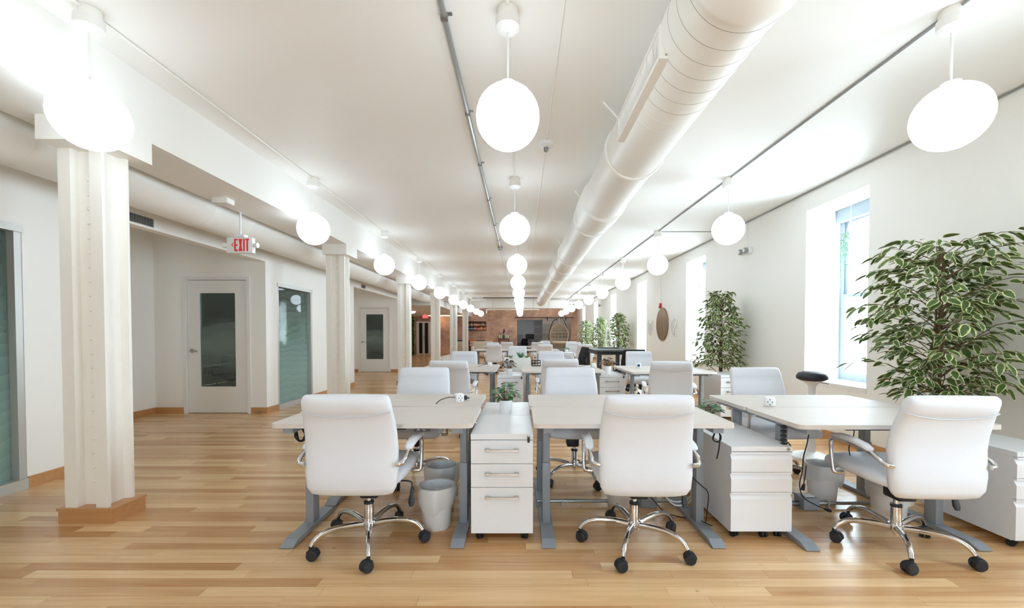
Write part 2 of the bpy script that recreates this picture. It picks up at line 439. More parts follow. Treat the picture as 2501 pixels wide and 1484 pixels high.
# ------------------------------------------------------------------ ceiling, right wall, windows
struct(ob('ceiling', MB().box(X0, 4.2, REAR_Y, Y1, CEIL, CEIL + 0.1), 'ceiling_paint', sm=False))
w = MB()
w.box(WALL_R, 4.2, REAR_Y, Y1, 0, WIN_Z0); w.box(WALL_R, 4.2, REAR_Y, Y1, WIN_Z1, CEIL)
ys = REAR_Y
for y in WIN_Y:
    w.box(WALL_R, 4.2, ys, y, WIN_Z0, WIN_Z1); ys = y + WIN_W
w.box(WALL_R, 4.2, ys, Y1, WIN_Z0, WIN_Z1)
struct(ob('wall_right', w, 'wall_paint', sm=False))
struct(ob('baseboard_right', MB().box(WALL_R - 0.014, WALL_R, REAR_Y, Y1, 0, 0.1), 'oak_trim', sm=False))
for i, y in enumerate(WIN_Y):
    fr = MB(); ya, yb, xa, xb = y, y + WIN_W, WIN_X - 0.03, WIN_X + 0.04
    za, zb = WIN_Z0 + 0.06, WIN_Z1
    fr.box(xa, xb, ya, ya + 0.05, za, zb); fr.box(xa, xb, yb - 0.05, yb, za, zb)
    fr.box(xa, xb, ya + 0.05, yb - 0.05, za, za + 0.05); fr.box(xa, xb, ya + 0.05, yb - 0.05, zb - 0.12, zb)
    wo = struct(ob('window_%d' % (i + 1), fr, 'window_frame', sm=False), 'tall white sash window in the right wall')
    zm = 1.70
    for nm, z0, z1, dx in (('sash', zm, zb - 0.12, 0.01), ('sash', za + 0.05, zm + 0.05, -0.028)):
        s = MB(); y0, y1 = ya + 0.05, yb - 0.05; x0, x1 = WIN_X + dx - 0.014, WIN_X + dx + 0.018
        s.box(x0, x1, y0, y0 + 0.05, z0, z1); s.box(x0, x1, y1 - 0.05, y1, z0, z1)
        s.box(x0, x1, y0 + 0.05, y1 - 0.05, z0, z0 + 0.05); s.box(x0, x1, y0 + 0.05, y1 - 0.05, z1 - 0.05, z1)
        so = ob('sash', s, 'window_frame', wo, sm=False)
        ob('pane', MB().box(WIN_X + dx - 0.002, WIN_X + dx + 0.002, y0 + 0.05, y1 - 0.05, z0 + 0.05, z1 - 0.05), 'window_glass', so, sm=False)
    ob('blind_housing', MB().rbox(xa - 0.07, xa - 0.001, ya + 0.01, yb - 0.01, zb - 0.16, zb - 0.001, 0.006), 'window_frame', wo)
    ob('sill', MB().box(WALL_R - 0.006, xb, ya - 0.002, yb + 0.002, WIN_Z0 + 0.0, WIN_Z0 + 0.06), 'white_metal', wo, sm=False)

# rear wall behind the camera with its windows
w = MB(); ya, yb = REAR_Y - 0.25, REAR_Y
w.box(X0, 4.2, ya, yb, 0, 0.6); w.box(X0, 4.2, ya, yb, 2.7, CEIL); xs = X0
for a, b in REAR_WIN: w.box(xs, a, ya, yb, 0.6, 2.7); xs = b
w.box(xs, 4.2, ya, yb, 0.6, 2.7)
struct(ob('wall_front', w, 'wall_paint', sm=False))
for i, (a, b) in enumerate(REAR_WIN):
    f = MB(); yy = REAR_Y - 0.16
    for (p, q, r, s) in ((a, a + .06, .6, 2.7), (b - .06, b, .6, 2.7), (a + .06, b - .06, .6, .66), (a + .06, b - .06, 2.64, 2.7), (a + .06, b - .06, 1.62, 1.68)):
        f.box(p, q, yy - .03, yy + .03, r, s)
    wo = struct(ob('window_%d' % (20 + i), f, 'window_frame', sm=False), 'large window in the rear wall')
    for z0, z1 in ((.66, 1.62), (1.68, 2.64)): ob('pane', MB().box(a + .06, b - .06, yy - .003, yy + .003, z0, z1), 'window_glass', wo, sm=False)

# ------------------------------------------------------------------ left wall with glazed rooms and door alcoves
XW, XT, XA = -4.0, -4.12, -5.75
A1, A2, B1, B2, E1 = 4.0, 6.55, 10.0, 13.7, 15.25
HD = 2.38
GL = [(1.55, 3.36, 2.12), (6.86, 8.0, 2.09), (9.02, 9.72, 2.09)]
w = MB()
def wallx(y0, y1, holes):
    ys = y0
    for a, b, h in holes:
        w.box(XT, XW, ys, a, 0, CEIL); w.box(XT, XW, a, b, h, CEIL); ys = b
    w.box(XT, XW, ys, y1, 0, CEIL)
wallx(REAR_Y, A1, GL[:1]); w.box(XT, XW, A1, A2, HD, CEIL)
wallx(A2, B1, GL[1:]); w.box(XT, XW, B1, B2, HD, CEIL); wallx(B2, E1, [])
struct(ob('wall_left', w, 'wall_paint', sm=False))
w = MB()
def alcove(y0, y1, ent):
    w.box(XA - .1, XT, y0 - .1, y0, 0, CEIL); w.box(XA - .1, XA, y0, y1, 0, CEIL)
    dx0, dx1 = -5.26, -4.285
    if ent: dx0, dx1 = -5.30, -4.325
    w.box(XA - .1, dx0, y1, y1 + .1, 0, CEIL); w.box(dx1, XT, y1, y1 + .1, 0, CEIL); w.box(dx0, dx1, y1, y1 + .1, 2.11, CEIL)
alcove(A1, A2, 0); alcove(B1, B2, 1)
struct(ob('wall_alcove', w, 'wall_paint', sm=False))
w = MB(); w.box(X0 - .1, X0, REAR_Y, Y1, 0, CEIL)
w.box(X0, XT, E1 - .1, E1, 0, CEIL); w.box(X0, XA - .1, 5.2, 5.3, 0, CEIL); w.box(X0, XA - .1, 11.6, 11.7, 0, CEIL)
struct(ob('wall_room', w, 'room_wall', sm=False))
b = MB(); t = .014; h = .095
def bbx(y0, y1): b.box(XW, XW + t, y0, y1, 0, h)
bbx(REAR_Y, GL[0][0]); bbx(GL[0][1], A1); bbx(A2, GL[1][0]); bbx(GL[1][1], GL[2][0]); bbx(GL[2][1], B1); bbx(B2, E1)
for y0, y1, d0, d1 in ((A1, A2, -5.30, -4.245), (B1, B2, -5.34, -4.285)):
    b.box(XA, XW, y0, y0 + t, 0, h); b.box(XA, XA + t, y0 + t, y1, 0, h); b.box(XA + t, d0, y1 - t, y1, 0, h); b.box(d1, XW + t, y1 - t, y1, 0, h)
b.box(XT, XW, E1, E1 + t, 0, h)
struct(ob('baseboard_left', b, 'oak_trim', sm=False))
# glazed panels
for i, (a, e, hh) in enumerate(GL):
    f = MB()
    f.box(XT + .01, XW + .012, a, e, hh - .06, hh); f.box(XT + .01, XW + .012, a, e, 0, .085)
    f.box(XT + .02, XW - .004, a, a + .05, .085, hh - .06); f.box(XT + .02, XW - .004, e - .05, e, .085, hh - .06)
    g = struct(ob('window_%d' % (30 + i), f, 'alu_frame', sm=False), 'full height glazed office front with frosted waves')
    ob('pane', MB().box(-4.075, -4.063, a + .05, e - .05, .085, hh - .06), 'partition_glass', g, sm=False)
# doors
for i, (y, x0, x1) in enumerate(((A2, -5.24, -4.305), (B2, -5.28, -4.345))):
    d = empty('door_%d' % (i + 1), (x0, y, 0)); struct(d, 'white door with tall glass lite in the %s alcove' % ('near' if i == 0 else 'far'))
    W = x1 - x0; H = 2.09
    s = MB(); l0, l1, z0, z1 = .19, W - .185, .42, 1.89; ya, yb = .012, .056
    s.box(0, l0, ya, yb, .008, H); s.box(l1, W, ya, yb, .008, H); s.box(l0, l1, ya, yb, .008, z0); s.box(l0, l1, ya, yb, z1, H)
    sl = ob('slab', s, 'white_metal', d, sm=False)
    ob('pane', MB().box(l0, l1, .030, .038, z0, z1), 'door_glass', sl, sm=False)
    r = MB(); r.box(-.06, -.006, -.012, .09, 0, H + .06); r.box(W + .006, W + .06, -.012, .09, 0, H + .06); r.box(-.006, W + .006, -.012, .09, H + .006, H + .06)
    ob('door_frame', r, 'white_metal', d, sm=False)
    k = MB(); k.lathe([(.026, 0), (.03, -.012), (.02, -.018), (.011, -.02), (.011, -.05)], 16, (.07, .012, .985), 1)
    k.tube([(.07, -.035, .985), (.12, -.037, .985), (.175, -.03, .98)], .009)
    ob('handle', k, 'steel', sl)
    for hz in (.22, 1.02, 1.84): ob('hinge', MB().cyl((W + .004, .008, hz), .009, -.05, .05, 10), 'steel', d)
# door stop on the alcove baseboard
ds = MB().cyl((-4.09, 0, .03), .012, A2 - .075, A2 - .014, 10, 1).cyl((-4.09, 0, .03), .02, A2 - .09, A2 - .075, 12, 1)
tag(ob('door_stop', ds, 'steel'), 'small metal door stop on the baseboard right of the near white door', 'door stop')

# ------------------------------------------------------------------ back wall, soffit, side parts far behind
w = MB()
w.box(X0, -.27, Y1, Y1 + .2, 0, CEIL); w.box(-.27, 1.40, Y1, Y1 + .2, 2.19, CEIL); w.box(1.40, 4.2, Y1, Y1 + .2, 0, CEIL)
struct(ob('wall_back', w, 'brick', sm=False))
w = MB(); w.box(-3, -2.9, Y1 + .2, 32, 0, 3.06); w.box(4, 4.1, Y1 + .2, 32, 0, 3.06); w.box(-3, 4.1, Y1 + .2, 32, 3.06, 3.16); w.box(-3, 4.1, 31.92, 32, 0, 3.06)
struct(ob('wall_back_room', w, 'wall_paint', sm=False))
fr = MB()
for k in range(10): fr.box(-2.9 + k * .76, -2.82 + k * .76, 31.84, 31.92, .0, 2.3)
for z in (.0, .62, 1.2, 1.76, 2.24): fr.box(-2.9, 4, 31.85, 31.91, z, z + .07)
wo = struct(ob('window_40', fr, 'white_metal', sm=False), 'gridded glazed door in the room beyond the sliding barn door')
for k in range(9):
    for q, z in enumerate((.07, .69, 1.27, 1.83)):
        ob('pane', MB().box(-2.82 + k * .76, -2.14 + k * .76, 31.87, 31.885, z, z + (.55 if q == 0 else .51 if q == 1 else .49 if q == 2 else .41)), 'white_plastic' if k in (3, 4) and q > 1 else 'facade_glass', wo, sm=False)  # opaque panes; middle upper ones coloured white to look lit
rl = empty('dome_light', (.3, 29.5, 3.06)); tag(rl, 'added ceiling lamp lighting the room beyond the barn door', 'ceiling light')  # lamp added to brighten this room
ob('shade', MB().lathe([(.42, 0), (.40, -.08), (.26, -.14), (.01, -.16)], 24), 'lamp_glass', rl)
ob('base', MB().cyl((0, 0, 0), .43, -.012, 0, 24), 'white_metal', rl)
struct(ob('ceiling_soffit', MB().box(X0, -3.25, E1 + .9, Y1, 2.36, CEIL), 'wall_paint', sm=False))
sof = empty('cove_light', (-4.4, 24.6, 2.33)); tag(sof, 'warm strip light glowing along the brick under the far soffit', 'light')
ob('diffuser', MB().box(-1.1, 1.1, -.03, .03, -.02, .0), 'warm_lamp', sof, sm=False)
ob('housing', MB().box(-1.12, 1.12, -.04, .04, .0, .03), 'white_metal', sof, sm=False)
dl = empty('dome_light', (-5.35, 20.5, 2.36)); tag(dl, 'white dome lamp on the soffit by the plant wall', 'ceiling light')
ob('shade', MB().lathe([(.17, 0), (.16, -.05), (.11, -.09), (.01, -.105)], 20), 'lamp_glass', dl)
ob('base', MB().cyl((0, 0, 0), .18, -.012, 0, 20), 'white_metal', dl)
struct(ob('wall_brick_side', MB().box(-4.9, -3.9, 24.9, 25.1, 0, 2.36), 'brick', sm=False))
struct(ob('wall_low', MB().box(-3.02, -2.72, 14.25, 17.35, 0, .40), 'white_metal', sm=False))

# ------------------------------------------------------------------ beam and riveted columns
struct(ob('ceiling_beam', MB().box(-3.18, -2.65, REAR_Y, 22.4, 2.614, CEIL), 'beam_paint', sm=False))
CX, CY0, CP = -2.88, 2.84, 3.74
plan = []
a_, d_, r_, q_ = .143, .095, .0625, .055
pl = [(-a_, -d_), (-r_, -d_), (-r_, -d_ + q_), (r_, -d_ + q_), (r_, -d_), (a_, -d_), (a_, -d_ + .02), (a_ - .045, -d_ + .03), (a_ - .045, d_ - .03), (a_, d_ - .02),
      (a_, d_), (r_, d_), (r_, d_ - q_ + .02), (-r_, d_ - q_ + .02), (-r_, d_), (-a_, d_), (-a_, d_ - .02), (-a_ + .045, d_ - .03), (-a_ + .045, -d_ + .03), (-a_, -d_ + .02)]
rivet_me = MB().lathe([(.011, 0), (.010, -.004), (.006, -.008), (.001, -.009)], 8, (0, 0, 0), 1).mesh('rivet'); rivet_me.materials.append(M['steel_paint'])
for i in range(6):
    cy = CY0 + CP * i
    c = empty('column', (CX, cy, 0)); struct(c, '%s riveted white steel column under the beam, counting from the camera' % ORD[i])
    c['group'] = 'riveted steel columns'
    ob('shaft', MB().prism(pl, .1, 2.46), 'steel_paint', c, sm=False)
    ob('cap', MB().box(-.14, .23, -.22, .185, 2.46, 2.614), 'beam_paint', c, sm=False)
    bs = empty('plinth', (0, 0, 0), 0, c)
    for nm, q in (('board', (-.172, .19, -.112, -.098, 0, .085)), ('board', (-.172, .19, .112, .126, 0, .085)), ('board', (-.172, -.158, -.098, .112, 0, .085)), ('board', (.176, .19, -.098, .112, 0, .085)), ('top_board', (-.178, .196, -.118, .132, .085, .1))):
        ob(nm, MB().box(*q), 'oak_trim', bs, sm=False)
    if i < 2:
        for k in range(24): ob('rivet', rivet_me, None, c, (0.0, -d_ + q_, .16 + k * .096))
    elif i < 4:
        rv = MB()
        for k in range(24): rv.lathe([(.011, 0), (.006, -.008)], 6, (0, -d_ + q_, .16 + k * .096), 1)
        stuff(ob('rivet_row', rv, 'steel_paint', c))

# ------------------------------------------------------------------ ducts
def ring(mb, c, r, y, tr, n=40, seg=6):
    pts = []
    rings = []
    for k in range(n):
        a = 2 * PI * k / n; d = Vector((math.cos(a), 0, math.sin(a)))
        rings.append([Vector((c[0], y, c[1])) + d * (r + tr * math.cos(2 * PI * s / seg)) + Vector((0, tr * math.sin(2 * PI * s / seg), 0)) for s in range(seg)])
    rings.append(rings[0]); mb.loft(rings, False)
DC, DR = (.94, 2.775), .235
d = empty('ventilation_duct', (DC[0], 0, DC[1])); tag(d, 'big white round ceiling duct running beside the middle row of globes', 'duct')
ob('pipe', MB().lathe([(.205, REAR_Y), (.205, 1.60), (.225, 1.66), (.247, 1.70), (.249, 1.76), (DR, 1.765), (DR, 19.6)], 48, (0, 0, 0), 1), 'duct_paint', d)
for k in range(9):
    g = MB(); ring(g, (0, 0), DR - .0022, 1.82 + k * .112, .0032, 48, 5); ob('seam', g, 'duct_groove' if k < 7 else 'duct_paint', d)
for y in (3.5, 5.24, 5.55, 7.95, 10.4, 13.2, 16.2):
    g = MB(); ring(g, (0, 0), DR + .004, y, .013); ob('strap', g, 'duct_paint', d)
for y0, y1, rr in ((4.75, 5.2, .262), (9.0, 9.4, .26)):
    ob('collar', MB().lathe([(DR - .01, y0 - .03), (rr, y0), (rr, y1), (DR - .01, y1 + .03)], 40, (0, 0, 0), 1), 'duct_paint', d)
def hanger(x, y, x2): ob('hanger', MB().tube([(x, y, .16), (x2, y - .02, CEIL - DC[1] + .0)], .007, 6), 'duct_paint', d)
hanger(-.17, 2.08, -.33); hanger(-.17, 3.32, -.3); hanger(.17, 3.4, .2); hanger(-.17, 5.3, -.28); hanger(-.17, 8, -.28)
rg = empty('register', (0, 0, 0), 0, d)
f = MB(); xf, xb = -.243, -.15
f.box(xf, xf + .03, 2.14, 3.06, -.135, -.11); f.box(xf, xf + .03, 2.14, 3.06, .02, .035); f.box(xf, xb, 2.14, 2.165, -.11, .02); f.box(xf, xb, 3.035, 3.06, -.11, .02)
f.box(xf + .03, xb, 2.14, 3.06, -.135, -.12)
ob('register_frame', f, 'duct_paint', rg, sm=False)
sl = MB()
for k in range(44): sl.box(xf + .008, xf + .03, 2.172 + k * .0197, 2.176 + k * .0197, -.11, .02)
stuff(ob('louver_blades', sl, 'white_metal', rg, sm=False))
ob('register_gap_shadow', MB().box(xb - .05, xb - .04, 2.165, 3.035, -.11, .02), 'louver_shadow', rg, sm=False)  # dark sheet stands in for the shade behind the louvers
LC, LR = (-3.55, 2.67), .25
d = empty('ventilation_duct', (LC[0], 0, LC[1])); tag(d, 'white round duct tucked between the beam and the left wall', 'duct')
ob('pipe', MB().lathe([(LR, REAR_Y), (LR, 15.9)], 40, (0, 0, 0), 1), 'duct_paint', d)
for y in (2.9, 4.55, 5.2, 7.4, 9.9, 12.4): g = MB(); ring(g, (0, 0), LR - .001, y, .004); ob('seam', g, 'duct_paint', d)
for y0 in (4.27, 10.45):
    v = empty('air_vent', (XW, y0, HD + .015)); tag(v, 'louvred %s air vent in the header above the %s door alcove' % (('grey', 'near') if y0 < 5 else ('small', 'far')), 'vent')
    f = MB(); L_ = .3; hh = .105
    f.box(0, .01, 0, L_, 0, .008); f.box(0, .01, 0, L_, hh - .008, hh); f.box(0, .01, 0, .008, .008, hh - .008); f.box(0, .01, L_ - .008, L_, .008, hh - .008)
    ob('vent_frame', f, 'white_metal', v, sm=False)
    s = MB()
    for k in range(15): s.box(.001, .009, .014 + k * .0188, .0195 + k * .0188, .008, hh - .008)
    stuff(ob('louver_blades', s, 'conduit_dull', v, sm=False)); ob('vent_gap_shadow', MB().box(.0, .0015, .008, L_ - .008, .008, hh - .008), 'louver_shadow', v, sm=False)  # dark backing gives the blade gaps their shade by colour
# cross duct and sprinkler pipe at the far end
d = empty('cross_duct', (0, 21.25, 2.74)); tag(d, 'white rectangular duct crossing the far end under the ceiling', 'duct')
ob('pipe', MB().rbox(-2.05, 2.4, -.25, .25, -.2, .2, .02), 'duct_paint', d)
ob('elbow', MB().prism([(-2.05, -.25), (-2.05, .25), (-2.75, .75), (-2.75, .2)], -.2, .2), 'duct_paint', d, sm=False)
for x in (-1.75, -.6, .9, 2.2): ob('hanger', MB().cyl((x, 0, 0), .008, .2, .32, 6), 'steel', d)
for x in (-1.4, -.2, 1.4):
    ob('flange', MB().box(x, x + .03, -.262, .262, -.212, .212), 'duct_paint', d, sm=False)
sp_ = empty('sprinkler_pipe', (0, 20.75, 2.46)); tag(sp_, 'cream sprinkler pipe below the far crossing duct', 'pipe')
ob('pipe', MB().tube(smooth_path([(-1.72, 0, -.20), (-1.72, 0, -.06), (-1.66, 0, -.01), (-1.5, 0, 0), (.9, 0, 0)], 3), .03, 8), 'duct_paint', sp_)
for x in (-1.4, .6): ob('hanger', MB().cyl((x, 0, 0), .008, .02, CEIL - 2.46, 6), 'steel', sp_)
dk = MB().box(-1.9, .95, 20.8, 20.9, 3.03, 3.06)  # dark strip stands in for shade between cross duct and ceiling
tag(ob('gap_shadow_strip', dk, 'gunmetal', sm=False), 'dark strip for the shaded gap above the far crossing duct', 'shadow strip')

# ------------------------------------------------------------------ ceiling conduits
def conduit(name, path, r, m, label, straps=(), cat='conduit'):
    root = empty(name, path[0]); tag(root, label, cat)
    p0 = Vector(path[0]); ob('pipe', MB().tube([Vector(p) - p0 for p in path], r, 8), m, root)
    for s in straps:
        v = Vector(s) - p0
        st = MB().box(v.x - .006, v.x + .045, v.y - .012, v.y + .012, v.z + r - .003, v.z + r + .001).box(v.x - r - .004, v.x + r + .004, v.y - .012, v.y + .012, v.z - r - .004, v.z + r - .003)
        ob('strap', st, 'steel', root, sm=False)
    return root
zc = CEIL - .017
c = conduit('ceiling_conduit', [(-.435, REAR_Y, zc), (-.435, 8.7, zc)], .016, 'conduit_grey', 'shiny grey metal conduit strapped along the ceiling left of the middle globes',
            [(-.435, y, zc) for y in (.6, 2.4, 3.43, 4.45, 5.6, 6.9, 8.0)])
ob('junction_box', MB().rbox(-.05, .05, 8.7 - REAR_Y, 8.8 - REAR_Y, -.04, .017, .004), 'conduit_grey', c)
conduit('ceiling_conduit', [(-.435, 8.81, CEIL - .008), (-.435, 19, CEIL - .008)], .007, 'conduit_grey', 'thin grey conduit continuing past the ceiling junction box')
conduit('ceiling_conduit', [(.235, REAR_Y, CEIL - .007), (.235, 19, CEIL - .007)], .006, 'duct_paint', 'thin white conduit feeding the smoke detector on the ceiling')
for x, nm in ((-2.42, 'left'), (-.075, 'middle'), (2.41, 'right')):
    conduit('ceiling_conduit', [(x, REAR_Y, CEIL - .011), (x, 26, CEIL - .011)], .010 if nm == 'middle' else .009, 'conduit_dull' if nm == 'right' else 'duct_paint', 'ceiling conduit linking the %s row of globe lamps' % nm)
conduit('ceiling_conduit', [(2.43, 7.42, CEIL - .008), (3.655, 7.42, CEIL - .008)], .006, 'conduit_dull', 'short branch conduit from the right globe row to the window wall')
conduit('ceiling_conduit', [(3.645, REAR_Y, CEIL - .012), (3.645, 26, CEIL - .012)], .007, 'conduit_dull', 'long conduit in the corner where ceiling meets window wall')
sd = empty('smoke_detector', (.235, 4.0, CEIL)); tag(sd, 'round white smoke detector on the ceiling between globes and duct', 'smoke detector')
ob('base', MB().lathe([(.075, 0), (.075, -.03), (.055, -.045)], 24), 'white_plastic', sd)
ob('sensor', MB().lathe([(.022, -.045), (.022, -.075), (.012, -.085)], 12), 'steel', sd)

# ------------------------------------------------------------------ globe pendants
GR = .178
def make_pendant():
    r = empty('globe_pendant')
    ob('junction_box', MB().lathe([(.055, -.05), (.058, -.05), (.058, 0)], 24, (0, 0, CEIL)), 'duct_paint', r)
    ob('canopy', MB().lathe([(.012, -.125), (.05, -.118), (.068, -.10), (.068, -.05)], 28, (0, 0, CEIL)), 'white_metal', r)
    ob('stem', MB().cyl((0, 0, 0), .0065, 2.467 + GR + .01, CEIL - .12, 8), 'white_metal', r)
    ob('fitter', MB().cyl((0, 0, 0), .045, 2.467 + GR - .012, 2.467 + GR + .012, 20), 'white_metal', r)
    ob('globe', MB().sphere((0, 0, 2.467), GR, 32, 16), 'lamp_glass', r)
    return r
pend = make_pendant(); first = True
for x, nm in ((-2.42, 'left'), (-.075, 'middle'), (2.413, 'right')):
    for n in range(0, 10):
        y = 2.375 + 2.52 * n
        o = pend if first else copy_tree(pend); first = False
        o.location = (x, y, 0)
        tag(o, 'white globe pendant, %s of the %s row counting from the camera' % (ORD[n], nm), 'pendant lamp', 'globe pendants')

# ------------------------------------------------------------------ office chair
def caster_mesh():
    b = MB()
    for s in (-1, 1):
        b.lathe([(.006, s * .003), (.029, s * .003), (.031, s * .006), (.031, s * .020), (.027, s * .026), (.008, s * .027)], 18, (0, -.012, .031), 0)
    poly = []
    for k in range(9):
        a = math.radians(20 + k * 20); poly.append((-.012 + .036 * math.cos(a), .031 + .036 * math.sin(a)))
    inner = [(p[0] * .6 - .005, .031 + (p[1] - .031) * .55) for p in poly[::-1]]
    b.prism(poly + inner, -.013, .013, 0)
    b.cyl((0, 0, 0), .010, .055, .078, 10)
    return b
CAST = caster_mesh().mesh('caster'); CAST.materials.append(M['black_plastic'])
leg_b = MB()
lp = smooth_path([(.024, 0, .118), (.10, 0, .132), (.19, 0, .138), (.255, 0, .128), (.295, 0, .106), (.318, 0, .076)], 4)
leg_b.tube(lp, [.0185 - .0055 * i / (len(lp) - 1) for i in range(len(lp))], 12)
LEG = leg_b.mesh('leg'); LEG.materials.append(M['chrome'])
def chair(pad='white_leather', frame='chrome', seam='white_seam'):
    r = empty('office_chair')
    U, V = Vector((1, 0, 0)), Vector((0, 1, 0))
    st = [(.388, -.215, .185, .010), (.392, -.225, .205, .022), (.402, -.236, .224, .032), (.43, -.243, .240, .036), (.50, -.243, .248, .038), (.57, -.238, .250, .036),
          (.64, -.237, .249, .035), (.72, -.25, .246, .034), (.79, -.272, .242, .034), (.842, -.292, .235, .034), (.846, -.294, .2355, .037), (.87, -.302, .233, .042), (.90, -.314, .229, .042), (.918, -.32, .225, .036), (.928, -.323, .219, .026), (.934, -.325, .209, .010)]
    rings = []
    for i, (z, y, w_, t) in enumerate(st):
        a, b = st[max(0, i - 1)], st[min(len(st) - 1, i + 1)]
        d = Vector((0, b[1] - a[1], b[0] - a[0])).normalized(); nrm = Vector((0, d.z, -d.y))
        rings.append(se((0, y, z), U, nrm, w_, t, 28, 3.6))
    ob('backrest', MB().loft(rings), pad, r, ang=50)
    sp = []
    for k in range(21):
        u = -1 + 2 * k / 20; z = .846 - .032 * (1 - u * u); sp.append((u * .232, -.294 - .034 - .0022 + (.846 - z) * .30 - (0.0 if abs(u) < .93 else -.012), z))
    ob('seam', MB().tube(sp, .0026, 6), seam, r)
    rings = []
    for y, z, w_, t in [(-.235, .452, .20, .02), (-.228, .452, .225, .035), (-.20, .452, .243, .044), (-.08, .452, .252, .048), (.08, .455, .254, .050), (.19, .455, .252, .050), (.24, .448, .246, .046), (.265, .438, .235, .034), (.274, .432, .215, .018)]:
        rings.append(se((0, y, z), U, (0, 0, 1), w_, t, 28, 3.2))
    ob('seat', MB().loft(rings), pad, r, ang=50)
    for s in (-1, 1):
        x = s * .285
        p = smooth_path([(s * .235, .10, .405), (s * .275, .105, .405), (x, .115, .43), (x, .135, .56), (x, .125, .605), (x, .08, .618), (x, -.05, .617), (x, -.15, .606), (x, -.22, .585), (s * .275, -.262, .562), (s * .245, -.27, .556)], 4)
        a = ob('armrest', MB().tube(p, .0125, 10), frame, r)
        rg = [se((x, y, z), U, (0, 0, 1), w_, t, 14, 3) for y, z, w_, t in [(.115, .628, .012, .006), (.108, .633, .024, .012), (.06, .641, .027, .016), (-.05, .640, .027, .016), (-.13, .630, .026, .014), (-.168, .619, .022, .011), (-.176, .615, .010, .005)]]
        ob('arm_pad', MB().loft(rg), pad, a, ang=50)
    ob('mechanism', MB().rbox(-.075, .095, -.10, .10, .37, .408, .012).rbox(-.035, .07, -.06, .06, .285, .376, .014), 'black_plastic', r)
    lv = MB().tube(smooth_path([(.08, -.03, .378), (.20, -.035, .386), (.262, -.04, .382), (.272, -.045, .35)], 4), .005, 8)
    lo = ob('tilt_lever', lv, 'black_plastic', r)
    ob('grip', MB().loft([se((.273, -.046 - k * .006, .352 - k * .020), U, V, w_, .009, 10, 2.5) for k, w_ in enumerate((.009, .012, .012, .018, .02, .012))]), 'black_plastic', lo, ang=60)
    ob('gas_lift', MB().lathe([(.012, .30), (.015, .298), (.015, .247), (.026, .245), (.027, .15), (.030, .15), (.030, .138)], 20), frame, r)
    ob('collar', MB().lathe([(.0285, .240), (.0285, .254), (.018, .256)], 20), 'black_plastic', r)
    ob('hub', MB().lathe([(.012, .075), (.013, .095), (.038, .100), (.042, .13), (.038, .142), (.028, .144)], 20), frame, r)
    for k in range(5):
        an = 2 * PI * k / 5
        l = ob('leg', LEG, None, r, (0, 0, 0), (0, 0, an))
        ob('caster', CAST, None, l, (.318, 0, 0), (0, 0, [0.6, 2.2, -1.1, 3.0, -2.2][k]))
    return r
ch = chair()
CHAIRS = [  # x, y, yaw, base angle, label
    (-.911, 2.478, 0, -70.7, 'white office chair at the left foreground desk, back to the camera'),
    (.673, 2.466, -2, -115, 'white office chair at the middle foreground desk, back to the camera'),
    (2.20, 2.43, -2, -120.5, 'white office chair at the right foreground desk, its left armrest and seat showing'),
    (-.905, 3.60, 180, 110, 'white office chair facing the camera across the left foreground desks'),
    (.46, 3.60, 180, 80, 'white office chair facing the camera across the middle foreground desks'),
    (2.19, 3.60, 180, 95, 'white office chair facing the camera across the right foreground desks'),
    (-.86, 5.25, 0, -60, 'white office chair at the left desk of the second cluster, back to the camera'),
    (.50, 5.62, 0, -80, 'white office chair at the middle desk of the second cluster, back to the camera'),
    (1.80, 5.12, -12, -100, 'white office chair at the right desk of the second cluster, back to the camera'),
    (-1.03, 7.25, 180, 60, 'white office chair behind the left desk of the second cluster, facing the camera'),
    (.54, 7.27, 180, 60, 'white office chair behind the middle desk of the second cluster, facing the camera'),
    (2.12, 7.24, 180, 60, 'white office chair behind the right desk of the second cluster, facing the camera'),
    (-.10, 10.6, 180, 30, 'lone white office chair in the aisle behind the aloe planter'),
    (-.83, 12.9, 0, -60, 'white office chair at the left desk of the third cluster, back to the camera'),
    (.68, 12.8, 6, -60, 'white office chair at the middle desk of the third cluster, back to the camera'),
    (1.92, 12.9, 0, -40, 'white office chair standing beyond the dark table, back to the camera'),
    (-1.05, 15.1, 180, 20, 'white office chair behind the left desk of the third cluster, facing the camera'),
    (-.55, 16.4, 0, 20, 'white office chair at the left desk of the fourth cluster, back to the camera'),
    (.62, 16.3, 0, 50, 'white office chair at the middle desk of the fourth cluster, back to the camera'),
    (2.0, 15.2, 180, 10, 'white office chair two places beyond the dark table, facing the camera'),
    (2.1, 17.2, 180, 15, 'white office chair far behind the dark table, facing the camera'),
    (1.1, 18.9, 180, 33, 'white office chair behind the middle desk of the fourth cluster, facing the camera'),
]
first = True
for x, y, yaw, ba, lab in CHAIRS:
    o = ch if first else copy_tree(ch); first = False
    o.location = (x, y, 0); o.rotation_euler = (0, 0, math.radians(yaw))
    ls = [c for c in o.children if c.name.split('.')[0] == 'leg']
    for k, l in enumerate(ls): l.rotation_euler = (0, 0, math.radians(ba - yaw + 72 * k))
    tag(o, lab, 'chair', 'white office chairs')
bc = chair('black_fabric', 'black_plastic', 'black_rubber')
bc.location = (-5.6, 8.08, 0); bc.rotation_euler = (0, 0, math.radians(200)); tag(bc, 'black office chair inside the near glass office', 'chair')
bc2 = copy_tree(bc); bc2.location = (1.22, 9.95, 0); bc2.rotation_euler = (0, 0, math.radians(100)); tag(bc2, 'black office chair under the left edge of the dark table', 'chair')
bc3 = copy_tree(bc); bc3.location = (2.25, 8.72, 0); bc3.rotation_euler = (0, 0, math.radians(5)); tag(bc3, 'black office chair at the front of the dark table', 'chair')

